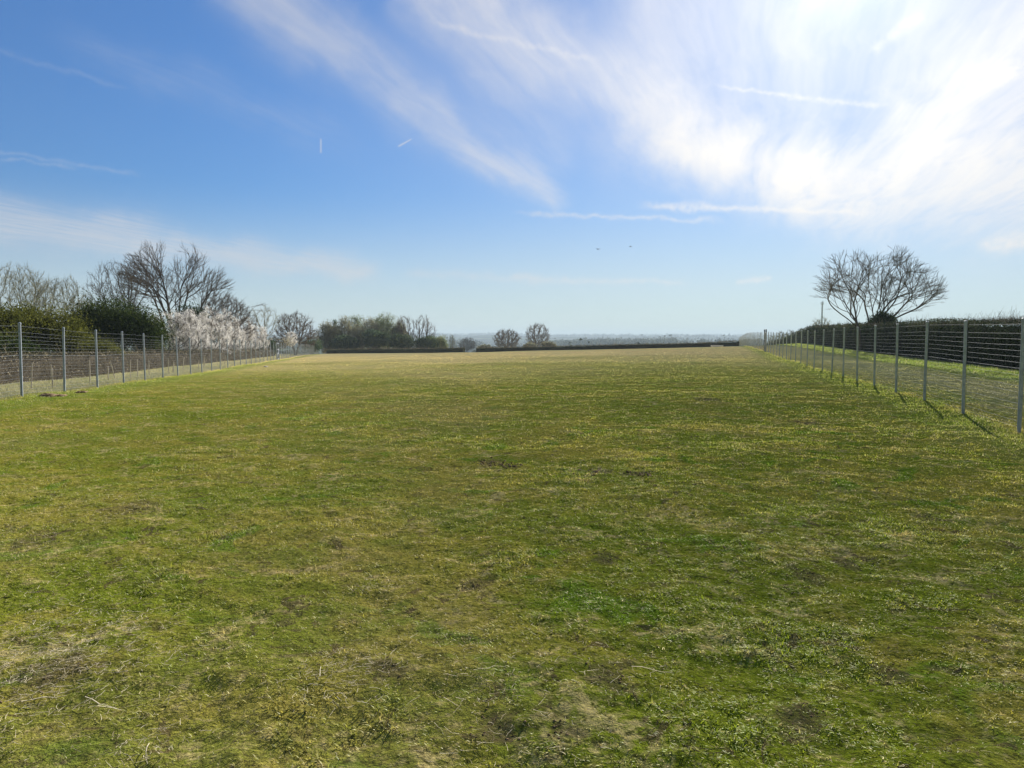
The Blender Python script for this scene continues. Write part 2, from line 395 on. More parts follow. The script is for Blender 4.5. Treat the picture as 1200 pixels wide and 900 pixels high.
M = dict(
    ground=ground_material(), blade=blade_material(),
    bark=leafy('dark_bark', (.040, .034, .030), (.105, .090, .078), 0, 1.5),
    bark_pale=leafy('pale_bark', (.10, .095, .075), (.20, .19, .15), 0, 1.5),
    twig=leafy('twigs', (.055, .045, .040), (.13, .11, .095), 0, 1.5),
    twig_pale=leafy('pale_twigs', (.13, .13, .10), (.24, .235, .17), 0, 1.5),
    holly=leafy('evergreen_leaves', (.012, .024, .007), (.046, .060, .014), .15, .5),
    olive=leafy('spring_leaves', (.038, .046, .010), (.115, .118, .024), .35, .6),
    ivy=leafy('ivy_leaves', (.012, .026, .008), (.040, .062, .018), .15, 1.0),
    blossom=leafy('blossom', (.42, .40, .375), (.80, .785, .745), .3, 1.6),
    wood_a=leafy('woodland_leaves', (.085, .110, .050), (.20, .225, .10), .3, .25),
    wood_b=leafy('woodland_dark_leaves', (.032, .055, .032), (.085, .115, .055), .2, .25),
    wood_c=leafy('woodland_brown_leaves', (.11, .11, .07), (.23, .22, .13), .25, .25),
    hedge=leafy('hedge_leaves', (.012, .024, .016), (.060, .074, .036), .15, 1.6),
    hedge_top=leafy('hedge_top_twigs', (.07, .055, .04), (.22, .19, .14), .1, 1.2),
    hedge_core=leafy('hedge_core', (.012, .014, .010), (.025, .026, .018), 0, 1.0),
    bramble=leafy('bramble_twigs', (.016, .015, .009), (.22, .19, .125), .1, 1.6),
    bramble_core=leafy('bramble_core', (.018, .015, .010), (.05, .042, .03), 0, 2.0),
    far_wood=leafy('far_woodland', (.028, .036, .020), (.075, .080, .045), .1, .02),
    steel=principled('galvanised_steel', (.20, .23, .28), .7, .1, (.15, .18, .22), 9),
    wire=principled('wire', (.10, .12, .145), .65, .2, (.075, .09, .11), 9),
    dark_post=principled('dark_painted_steel', (.035, .045, .065), .5, .2),
    timber=principled('weathered_timber', (.33, .29, .22), .8, 0, (.22, .19, .14), 12),
    straw=leafy('dry_straw', (.30, .25, .16), (.62, .56, .42), .25, 3.0),
    soil=leafy('crumbled_soil', (.05, .036, .022), (.17, .125, .08), 0, 6.0),
    white=principled('white_paint', (.36, .37, .40), .6, 0, (.30, .31, .33), 4),
    mast=principled('grey_paint', (.36, .38, .44), .5, .2),
    bird=principled('dark_feathers', (.03, .03, .035), .7, 0),
    stone=principled('pale_stone', (.55, .50, .42), .8, 0, (.2, .17, .13), 30),
)

# ------------------------------------------------------------------ ground: one sheet to the horizon
def build_ground():
    r = [0.02, .4, .8]; 
    while r[-1] < 9000: r.append(r[-1] + (max(.03, r[-1] * .0085) if r[-1] < 14 else r[-1] * .0155))
    r = np.array(r)
    a = np.concatenate([np.arange(-50, 50, .22), np.arange(50, 310, 3.0)])
    A, RR = np.meshgrid(np.radians(a), r)
    X, Y = RR * np.sin(A), RR * np.cos(A); Z = height(X, Y)
    n, k = X.shape; idx = np.arange(n * k).reshape(n, k); nx = np.roll(idx, -1, 1)
    q = np.stack([idx[:-1], idx[1:], nx[1:], nx[:-1]], -1).reshape(-1, 4)
    o = mesh_obj('ground', np.stack([X, Y, Z], -1).reshape(-1, 3), [q], M['ground'], None, None, True)
    tag(o, 'open grass field running out to farmland and hills', kind='structure')
build_ground()

# ------------------------------------------------------------------ grass, straw, soil crumbs
def soil_mask(x, y):
    m = np.zeros_like(x)
    for sx, sy, sr in SOIL:
        d = np.hypot(x - sx, (y - sy) * .62) + .22 * vnoise(x, y, 6.) * 2 * .5
        m = np.maximum(m, 1 - sstep(d, sr * .3, sr))
    return m
def blades(rng, x, y, L, W, lean, rnd, seg2):
    n = len(x); z = height(x, y) - .004
    a = rng.uniform(0, 2 * np.pi, n); lx, ly = np.cos(a), np.sin(a)
    b = a + rng.normal(np.pi / 2, .5, n); wx, wy = np.cos(b) * W * .5, np.sin(b) * W * .5
    base = np.stack([x, y, z], 1); wv = np.stack([wx, wy, np.zeros(n)], 1)
    l2 = np.clip(lean + rng.uniform(.2, .7, n), 0, 1.52)
    d1 = np.stack([lx * np.sin(lean), ly * np.sin(lean), np.cos(lean)], 1) * L[:, None]
    if not seg2:
        V = np.stack([base - wv, base + wv, base + d1], 1).reshape(-1, 3)
        return V, [np.arange(3 * n).reshape(n, 3)], np.repeat(rnd, 3)
    d2 = np.stack([lx * np.sin(l2), ly * np.sin(l2), np.cos(l2)], 1) * L[:, None]
    mid = base + d1 * .5; tip = mid + d2 * .5
    V = np.stack([base - wv, base + wv, mid + wv * .8, mid - wv * .8, tip], 1).reshape(-1, 3)
    i = np.arange(n)[:, None] * 5
    return V, [i + np.array([[0, 1, 2, 3]]), i + np.array([[3, 2, 4]])], np.repeat(rnd, 5)
def build_grass():
    rng = np.random.default_rng(11)
    g = Geo()
    N0 = 8500.
    def sample(r0, r1, dens, az=43):
        rr = np.linspace(r0, r1, 400); pdf = dens(rr) * rr; cdf = np.cumsum(pdf); tot = np.trapz(pdf, rr) * 2 * R(az)
        n = int(tot); u = rng.random(n) * cdf[-1]; r = np.interp(u, cdf, rr)
        a = R(1) * rng.uniform(-az, az, n); return r * np.sin(a), r * np.cos(a), r
    x, y, r = sample(1.6, 10, lambda q: np.full_like(q, N0) * (1 - sstep(q, 5.5, 10)))
    dn = .5 * vnoise(x, y, 2.2, 4) + 1.0 * vnoise(x, y, 8., 8) + .6 * vnoise(x, y, 19., 3)
    keep = rng.random(len(x)) < (.50 + .50 * sstep(dn, -.35, .2)) * (1 - .75 * soil_mask(x, y)); x, y, dn = x[keep], y[keep], dn[keep]
    n = len(x); tall = sstep(vnoise(x, y, 1.3, 17) + .4 * vnoise(x, y, 4., 1), .17, .36)
    L = rng.uniform(.010, .028, n) * (1 + .45 * tall + .9 * np.clip(dn, -.6, .8)); W = rng.uniform(.0026, .0056, n) * (1 + .25 * tall)
    lean = np.clip(rng.normal(1.15, .32, n) - .15 * tall, .05, 1.5)
    rnd = np.clip(rng.random(n) - .12 * tall, 0, 1)
    g.add(*blades(rng, x, y, L, W, lean, rnd, True))
    x, y, r = sample(5.5, 110, lambda q: N0 * (7.5 / np.maximum(q, 7.5)) ** 2.15 * sstep(q, 5.5, 10))
    dn = .5 * vnoise(x, y, 2.2, 4) + .4 * vnoise(x, y, .6, 8) + .9 * vnoise(x, y, 7., 8) * (1 - sstep(r, 15, 40))
    keep = rng.random(len(x)) < (.55 + .45 * sstep(dn, -.35, .2)) * (1 - .6 * soil_mask(x, y)); x, y, r, dn = x[keep], y[keep], r[keep], dn[keep]
    n = len(x); tall = sstep(vnoise(x, y, 1.3, 17) + .4 * vnoise(x, y, 4., 1), .17, .36) * (1 - sstep(r, 12, 25))
    edge = np.maximum(1 - np.minimum(np.abs(x - LFENCE(y) - .35), np.abs(x - RFENCE(y) + .3)) / .8, 0)
    s = np.maximum(r / 7.5, .9) ** .78
    L = rng.uniform(.011, .028, n) * (1 + .4 * tall + 1.2 * edge + .7 * np.clip(dn, -.6, .8)) * (r / 7.5) ** .16; W = rng.uniform(.003, .0065, n) * s
    lean = np.clip(rng.normal(1.1, .33, n) - .15 * tall - .25 * edge, .05, 1.5)
    g.add(*blades(rng, x, y, L, W, lean, rng.random(n), False))
    tag(g.build('grass', M['blade']), 'short trampled turf, olive and green with straw-coloured patches', kind='stuff')
    # longer verge grass: dry bents behind the left fence, lush tufts at the foot of the right hedge, wisps under both fences
    G = Geo()
    def verge(n, xf, y0, y1, lo, hi, power=1.0, w=.004):
        y = y0 * (y1 / y0) ** (rng.random(n) ** power); x = xf(y, rng.random(n)); k = rng.random(n) < .25 + 1.4 * sstep(vnoise(x, y, 1.1, 31) + .5 * vnoise(x, y, 3.7, 2), -.1, .3); x, y = x[k], y[k]
        m_ = len(x); s_ = (np.hypot(x, y) / 20) ** .6; G.add(*blades(rng, x, y, rng.uniform(lo, hi, m_), w * s_ * rng.uniform(.7, 1.4, m_), np.clip(rng.normal(.5, .3, m_), 0, 1.4), rng.random(m_), True))
    verge(34000, lambda y, u: LFENCE(y) - .35 - u * 4.4, 12, 125, .04, .17)
    verge(30000, lambda y, u: RFENCE(y) + 6.0 + u * 3.4, 30, 170, .05, .20, w=.006)
    verge(9000, lambda y, u: LFENCE(y) + .15 - u * .35, 12, 150, .04, .12)
    verge(9000, lambda y, u: RFENCE(y) - .2 + u * .4, 8, 130, .04, .12)
    tag(G.build('verge_grass', M['blade']), 'longer tufted grass along the fences and hedge foot', kind='stuff')
    # dry straw lying on the turf, thick in a few patches
    g = Geo()
    def straw(x, y, lmin, lmax, w):
        n = len(x); L = rng.uniform(lmin, lmax, n) * (.5 + rng.random(n)); a = rng.uniform(0, 2 * np.pi, n)
        z = height(x, y) + rng.uniform(.008, .028, n)
        P = [np.stack([x, y, z], 1)]; c = rng.normal(0, .35, n)
        for k in range(4):
            P.append(P[-1] + np.stack([np.cos(a), np.sin(a), rng.normal(0, .13, n)], 1) * (L / 4)[:, None]); a = a + c * .45
        rd = np.repeat(rng.random(n), 6)
        for k in range(4):
            wv = w * (1 - .15 * k) * rng.uniform(.7, 1.2, n)
            V, f = tubes(P[k], P[k + 1], wv, wv * .85, 3); g.add(V, f, rd)
    x, y, r = sample(1.8, 26, lambda q: 26 * (3 / np.maximum(q, 3)) ** 1.1)
    k = rng.random(len(x)) < .2 + 1.2 * sstep(vnoise(x, y, 1.7, 60), .0, .35); straw(x[k], y[k], .012, .04, .0009)
    for px, py, sd, n in ((60, 790, .34, 1500), (25, 760, .3, 500), (130, 600, .5, 400), (435, 697, .08, 60), (400, 800, .15, 320), (165, 885, .12, 110), (560, 810, .13, 60),
                          (30, 640, .3, 140), (720, 800, .2, 120), (110, 690, .3, 120), (590, 860, .2, 120), (240, 640, .3, 90), (1000, 760, .3, 70),
                          (880, 690, .3, 60), (700, 560, .6, 160), (820, 470, 1.2, 160), (520, 770, .2, 80), (1080, 590, .5, 100)):
        a, e = direction_of(px, py); dd = EYE / math.tan(R(-e)); cx, cy = dd * math.sin(R(a)), dd * math.cos(R(a))
        x = rng.normal(cx, sd, n); y = rng.normal(cy, sd, n); ok = np.hypot(x, y) > 1.4; straw(x[ok], y[ok], .015, .065, .0010)
    for px, py, L in ((100, 828, .20), (150, 803, .13), (115, 838, .13), (375, 805, .12), (520, 825, .14), (740, 790, .18), (175, 880, .16), (25, 830, .18)):
        a, e = direction_of(px, py); dd = EYE / math.tan(R(-e))
        straw(np.array([dd * math.sin(R(a))]), np.array([dd * math.cos(R(a))]), L, L, .0022)
    tag(g.build('straw_litter', M['straw']), 'pale dry straw and dead stalks strewn over the turf', kind='stuff')
    g = Geo()
    for sx, sy, sr in SOIL:
        n = int(36 * min(sr, .5) / .3 + 8); x = rng.normal(sx, sr * .45, n); y = rng.normal(sy, sr * .6, n)
        s = rng.uniform(.002, .007, n) * (1 + (sy > 8) * 1.6)
        for q in range(n):
            v = rng.normal(size=(6, 3)); v /= np.linalg.norm(v, axis=1, keepdims=True)
            v = np.array([[1, 0, 0], [-1, 0, 0], [0, 1, 0], [0, -1, 0], [0, 0, 1], [0, 0, -1]]) * s[q] * rng.uniform(.7, 1.3, (6, 1))
            v = v * (1.2, 1.2, .8) + (x[q], y[q], float(height(x[q], y[q])) + s[q] * .2)
            g.add(v, [np.array([[0, 2, 4], [2, 1, 4], [1, 3, 4], [3, 0, 4], [2, 0, 5], [1, 2, 5], [3, 1, 5], [0, 3, 5]])], np.full(6, rng.random()))
    tag(g.build('soil_crumbs', M['soil']), 'dark crumbs of soil on the scraped bare patches', kind='stuff')
build_grass()

# ------------------------------------------------------------------ trees by space colonisation
def envelope(rng, ells, n, hollow=.0):
    """points in a union of ellipsoids (cx,cy,cz,rx,ry,rz), denser to the outside when hollow>0"""
    out = []
    vol = np.array([e[3] * e[4] * e[5] for e in ells]); vol = vol / vol.sum()
    for e, w in zip(ells, vol):
        k = max(4, int(n * w)); d = rng.normal(size=(k, 3)); d /= np.linalg.norm(d, axis=1, keepdims=True)
        rr = rng.random((k, 1)) ** (1 / (3 + hollow * 6)); out.append(d * rr * np.array(e[3:]) + np.array(e[:3]))
    return np.concatenate(out)
def colonise(rng, starts, pts, step, kill, up=.1, jitter=.12, iters=160):
    """starts: list of polylines (first point is a root); returns nodes, parent"""
    P = []; par = []; kids = {}
    for line in starts:
        prev = -1
        line = np.asarray(line, float)
        if line[0][2] > .8 and P: prev = int(np.argmin([np.linalg.norm(np.array(q) - line[0]) for q in P])); line[0] = P[prev]
        for a, b in zip(line[:-1], line[1:]):
            k = max(1, int(np.linalg.norm(b - a) / step))
            for q in range(k):
                if prev == -1 and q == 0: P.append(a); par.append(-1); prev = len(P) - 1
                P.append(a + (b - a) * (q + 1) / k + rng.normal(0, step * .06, 3)); par.append(prev); prev = len(P) - 1
    P = [np.array(p) for p in P]; ctr = np.array(P).mean(0) * (1, 1, .5)
    A = pts.copy(); ext = np.ptp(A, axis=0).max(); ph = rng.uniform(0, 6.28, 6)
    q_ = A / ext * 2 * np.pi
    lump_ = np.sin(q_[:, 0] * 1.7 + ph[0] + 1.2 * np.sin(q_[:, 2] * 2.1 + ph[1])) + np.sin(q_[:, 2] * 2.6 + ph[2] + q_[:, 0]) + np.sin(q_[:, 1] * 2.2 + ph[3] + 1.5 * np.sin(q_[:, 0] * 2.7 + ph[4]))
    A = A[rng.random(len(A)) < np.clip(.8 + .4 * lump_, .30, 1)]; near = np.full(len(A), -1); nd = np.full(len(A), 1e9); new = list(range(len(P)))
    for it in range(iters):
        if not len(A) or not new: break
        Q = np.array([P[i] for i in new]); D = np.linalg.norm(A[:, None] - Q[None], axis=2)
        j = D.argmin(1); dm = D[np.arange(len(A)), j]; b = dm < nd
        nd[b] = dm[b]; near[b] = np.array(new)[j[b]]
        keep = nd > kill; A, near, nd = A[keep], near[keep], nd[keep]
        if not len(A): break
        act = np.unique(near); PP = np.array(P)
        V = A - PP[near]; V /= np.linalg.norm(V, axis=1, keepdims=True)
        acc = np.zeros((len(P), 3)); np.add.at(acc, near, V)
        new = []
        for i in act:
            d = acc[i]; L = np.linalg.norm(d)
            if L < 1e-6: continue
            d = d / L + rng.normal(0, jitter, 3) + (0, 0, up) + .30 * (P[i] - ctr) / (np.linalg.norm(P[i] - ctr) + 1e-6)
            if par[i] >= 0:
                pd = P[i] - P[par[i]]; d = d + .40 * pd / (np.linalg.norm(pd) + 1e-9)
            d /= np.linalg.norm(d)
            if par[i] >= 0:
                pd = P[i] - P[par[i]]; pd = pd / (np.linalg.norm(pd) + 1e-9); lim_ = .62 if kids.get(int(i), 0) == 0 else .25
                if d @ pd < lim_: d = d + pd * (lim_ - d @ pd) * 1.6; d /= np.linalg.norm(d)
            kids[int(i)] = kids.get(int(i), 0) + 1
            if kids[int(i)] > 3: continue
            q = P[i] + d * step
            if np.min(np.linalg.norm(PP[max(0, len(PP) - 400):] - q, axis=1)) < step * .25: continue
            P.append(q); par.append(int(i)); new.append(len(P) - 1)
    return np.array(P), np.array(par)
def ramify(rng, starts, ells, step, length, spread=38, up=.05, wob=.10, p=.36, levels=4, cap=14000, stop=(.88, 1.10), out=.03):
    """long ascending boughs that fork again and again until they leave the crown's outline"""
    P = []; par = []; E = np.array(ells, float); shoots = []
    hgt = (E[:, 2] + E[:, 5]).max()
    def inside(q, k): return (((q - E[:, :3]) / (E[:, 3:] * k)) ** 2).sum(1).min() < 1
    for line in starts:
        prev = -1; line = np.asarray(line, float)
        if line[0][2] > .8 and P: prev = int(np.argmin([np.linalg.norm(np.array(q) - line[0]) for q in P])); line[0] = P[prev]
        for a, b in zip(line[:-1], line[1:]):
            k = max(1, int(np.linalg.norm(b - a) / step))
            for q in range(k):
                if prev == -1 and q == 0: P.append(a); par.append(-1); prev = len(P) - 1
                P.append(a + (b - a) * (q + 1) / k + rng.normal(0, step * .07, 3)); par.append(prev); prev = len(P) - 1
                if P[-1][2] > hgt * .27 and rng.random() < p: shoots.append((prev, (b - a) / np.linalg.norm(b - a), length * rng.uniform(.35, .7), 1, True))
        d = line[-1] - line[-2]; shoots.append((prev, d / np.linalg.norm(d), length, 0, False))
    while shoots and len(P) < cap:
        i, d, L, lv, side = shoots.pop(0)
        if side:
            _, u, w = frames(d[None]); a = rng.uniform(0, 2 * np.pi); t_ = R(rng.normal(spread, 9)); s_ = u[0] * math.cos(a) + w[0] * math.sin(a)
            d = d * math.cos(t_) + s_ * math.sin(t_)
            if d[2] < -.05: d[2] *= -.4
        k = rng.uniform(*stop); n = max(3, int(L / step)); drift = rng.normal(0, wob * .3, 3); cur = i; q = P[i]; was = inside(q, k); last = 0
        for m in range(n):
            o_ = q * (1, 1, .0); o_ = o_ / (np.linalg.norm(o_) + .5)
            d = d + rng.normal(0, wob, 3) + drift + out * o_ + (0, 0, up * (1 if lv < 2 else .6)); d = d / np.linalg.norm(d)
            q = q + d * step; ins = inside(q, k); was = was or ins
            if (was and not ins) or (q[2] > hgt * .5 and not ins): break
            P.append(q); par.append(cur); cur = len(P) - 1
            if lv < levels and m - last > 0 and rng.random() < p * (1.15 if lv < 2 else 1):
                shoots.append((cur, d, (L - m * step) * rng.uniform(.5, .9) + step * 2, lv + 1, True)); last = m
    return np.array(P), np.array(par)
def skeleton_mesh(rng, P, par, r_tip, expo=2.3, r_max=None, twigs=2, twig_len=.5, twig_r=.008, twig_below=None, droop=0.0, ext=0.0):
    n = len(P); nch = np.zeros(n, int)
    for i in range(n):
        if par[i] >= 0: nch[par[i]] += 1
    acc = np.zeros(n)
    r = np.zeros(n)
    for i in range(n - 1, -1, -1):
        r[i] = r_tip if nch[i] == 0 else acc[i] ** (1 / expo)
        if par[i] >= 0: acc[par[i]] += r[i] ** expo + (r_tip * .35) ** expo
    if r_max: 
        s = r_max / r.max(); r = np.where(r > r_tip, r_tip + (r - r_tip) * max(s, .05) , r) if s < 1 else r * (1 + (s - 1) * (r / r.max()))
    # smooth the positions a little
    S = P.copy()
    for _ in range(2):
        Q = S.copy(); cnt = np.ones(n)
        for i in range(n):
            if par[i] >= 0: Q[i] += S[par[i]]; cnt[i] += 1; 
        ch = [i for i in range(n) if par[i] >= 0 and nch[par[i]] == 1]
        for i in ch: Q[par[i]] += S[i]; cnt[par[i]] += 1
        Q /= cnt[:, None]; lock = (par < 0) | (nch == 0); Q[lock] = S[lock]; S = Q
    e = np.where(par >= 0)[0]
    tw = Geo()
    thick = r[e] > max(.035, r_tip * 3)
    th, tn = e[thick], e[~thick]
    rootid = np.arange(n)
    for i in range(n):
        if par[i] >= 0: rootid[i] = rootid[par[i]]
    g = []
    for rt in np.where(par < 0)[0]:
        th = e[thick]; th = th[rootid[th] == rt]
        if not len(th): continue
        d = S[th] - S[par[th]]; V, f = tubes(S[par[th]] - d * .04, S[th] + d * .06, np.minimum(r[par[th]], r[th] * 1.35), r[th], 8); q = Geo(); q.add(V, f, np.repeat(rng.random(len(th)) * .3 + .2, 16)); g.append(q)
    if len(tn):
        V, f = tubes(S[par[tn]], S[tn], np.minimum(r[par[tn]], r[tn] * 1.4), r[tn], 4); tw.add(V, f, np.repeat(rng.random(len(tn)) * .4 + .2, 8))
    tips = []
    if ext:                                                # straight outward shoots that make the outline ragged
        c = e[(r[e] <= r_tip * 1.6)]; c = c[rng.random(len(c)) < .75]; m = len(c)
        q_ = par[c]; gp = np.where(par[q_] >= 0, par[q_], q_)
        d = S[c] - S[gp]; d /= np.linalg.norm(d, axis=1, keepdims=True) + 1e-9
        o_ = S[c] - np.array([0, 0, S[:, 2].max() * .3]); o_ /= np.linalg.norm(o_, axis=1, keepdims=True)
        d = d * .7 + o_ * .7 + rng.normal(0, .16, (m, 3)) + (0, 0, .12); d /= np.linalg.norm(d, axis=1, keepdims=True)
        L = ext * rng.uniform(.3, 1.1, (m, 1)); b = S[c] + d * L * .5; d2 = d + rng.normal(0, .10, (m, 3)) + (0, 0, .06); t_ = b + d2 * L * .5
        V, f = tubes(S[c], b, r_tip * .9, r_tip * .7, 3); tw.add(V, f, np.repeat(rng.random(m), 6)); V, f = tubes(b, t_, r_tip * .7, r_tip * .4, 3); tw.add(V, f, np.repeat(rng.random(m), 6))
    if twigs:
        lim = twig_below or r_tip * 2.2
        c = e[r[e] < lim]; c = np.repeat(c, twigs); m = len(c)
        d = S[c] - S[par[c]]; d /= np.linalg.norm(d, axis=1, keepdims=True) + 1e-9
        d = d * .8 + rng.normal(0, .55, (m, 3)) + (0, 0, .15 - droop); d /= np.linalg.norm(d, axis=1, keepdims=True)
        L = twig_len * rng.uniform(.35, 1.1, m)[:, None]; a = S[par[c]] + (S[c] - S[par[c]]) * rng.random((m, 1))
        b = a + d * L * .5; d2 = d + rng.normal(0, .25, (m, 3)) + (0, 0, .12 - droop); d2 /= np.linalg.norm(d2, axis=1, keepdims=True); t_ = b + d2 * L * .5
        V, f = tubes(a, b, twig_r, twig_r * .8, 3); tw.add(V, f, np.repeat(rng.random(m), 6))
        V, f = tubes(b, t_, twig_r * .8, twig_r * .45, 3); tw.add(V, f, np.repeat(rng.random(m), 6))
        tips = np.concatenate([b, t_])
    return g, tw, S, r, tips

def bare_tree(name, label, px, dist, H, ells, seed, natt=900, step=.35, kill=.5, starts=None, r_tip=.012, r_max=.25, twigs=2,
              twig_len=.6, twig_r=.009, bark='bark', twig='twig', leaves=None, cat='tree', up=.06, group=None, extra=None, hollow=.25, jitter=.12, xy=None, droop=0., ext=None, ram=None):
    rng = np.random.default_rng(seed)
    x, y = xy if xy else wpos(px, dist); z = float(height(x, y, False)) - .06
    root = empty(name, (x, y, z)); tag(root, label, cat, group)
    if starts is None: starts = [[(0, 0, 0), (rng.normal(0, .05) * H, 0, H * .22)]]
    P, par = ramify(rng, starts, ells, step, **ram) if ram else colonise(rng, starts, envelope(rng, ells, natt, hollow), step, kill, up, jitter)
    g, tw, S, r, tips = skeleton_mesh(rng, P, par, r_tip, 2.5, r_max, twigs, twig_len, twig_r, droop=droop, ext=ext if ext is not None else twig_len * 1.1)
    for q in g: q.build('trunk', M[bark], root)
    tw.build('crown', M[twig], root)
    if leaves:
        mat, per, size, spread = leaves
        if mat == 'blossom':                                   # flowers crowd on some boughs and leave others bare
            wgt = np.clip(.9 + .6 * np.sin(tips[:, 0] * 2.9 + seed) + np.sin(tips[:, 2] * 3.3 + tips[:, 1] * 2), .12, 2)
            tips = tips[rng.choice(len(tips), len(tips), p=wgt / wgt.sum())]
        c = tips[rng.integers(0, len(tips), int(per))] + rng.normal(0, spread, (int(per), 3))
        V, f = leaf_quads(c, size * rng.uniform(.6, 1.3, len(c)), rng)
        G = Geo(); G.add(V, f, np.repeat(rng.random(len(c)), 4)); G.build('blossom' if mat == 'blossom' else 'leaves', M[mat], root)
    return root, rng

def bush(name, label, px, dist, H, Wd, mat, seed, nleaf, size, cat='shrub', depth=None, clumps=90, group=None, xy=None, stem='bark', zoff=0.0, lift=.0, twigfrac=0):
    """dense leafy bush: leaves in clumps over an uneven dome, with stems inside"""
    rng = np.random.default_rng(seed); x, y = xy if xy else wpos(px, dist); z = float(height(x, y, False)) + zoff; nleaf = int(nleaf * 2.4); size = size * 1.3; clumps = int(clumps * 1.5)
    root = empty(name, (x, y, z)); tag(root, label, cat, group)
    depth = depth or Wd
    d = rng.normal(size=(clumps, 3)); d[:, 2] = np.abs(d[:, 2]) * 1.0 - .25; d /= np.linalg.norm(d, axis=1, keepdims=True)
    rad = rng.uniform(.55, 1.0, (clumps, 1)) * (1 + .12 * np.sin(d[:, :1] * 5 + seed))
    c = d * rad * (Wd * .46, depth * .46, H * .50) + (0, 0, H * (.46 + lift)); c[:, 2] = np.maximum(c[:, 2], H * .08)
    cs = rng.uniform(.05, .13, clumps) * min(Wd, H * 1.3)
    which = rng.integers(0, clumps, nleaf); off = rng.normal(size=(nleaf, 3)) * cs[which][:, None] * (1, 1, .75)
    V, f = leaf_quads(c[which] + off, size * rng.uniform(.6, 1.35, nleaf), rng)
    tone = rng.random(clumps)[which] * .6 + rng.random(nleaf) * .4
    G = Geo(); G.add(V, f, np.repeat(tone, 4)); G.build('leaves', M[mat], root)
    k = min(clumps, 40); b = np.stack([rng.normal(0, Wd * .04, k), rng.normal(0, depth * .04, k), np.zeros(k)], 1)
    mid = b * .5 + c[:k] * .5 + rng.normal(0, .03 * H, (k, 3)); G = Geo()
    V, f = tubes(b, mid, .035 * H / 4, .022 * H / 4, 5); G.add(V, f); V, f = tubes(mid, c[:k], .022 * H / 4, .008 * H / 4, 4); G.add(V, f)
    G.build('stems', M[stem], root)
    return root

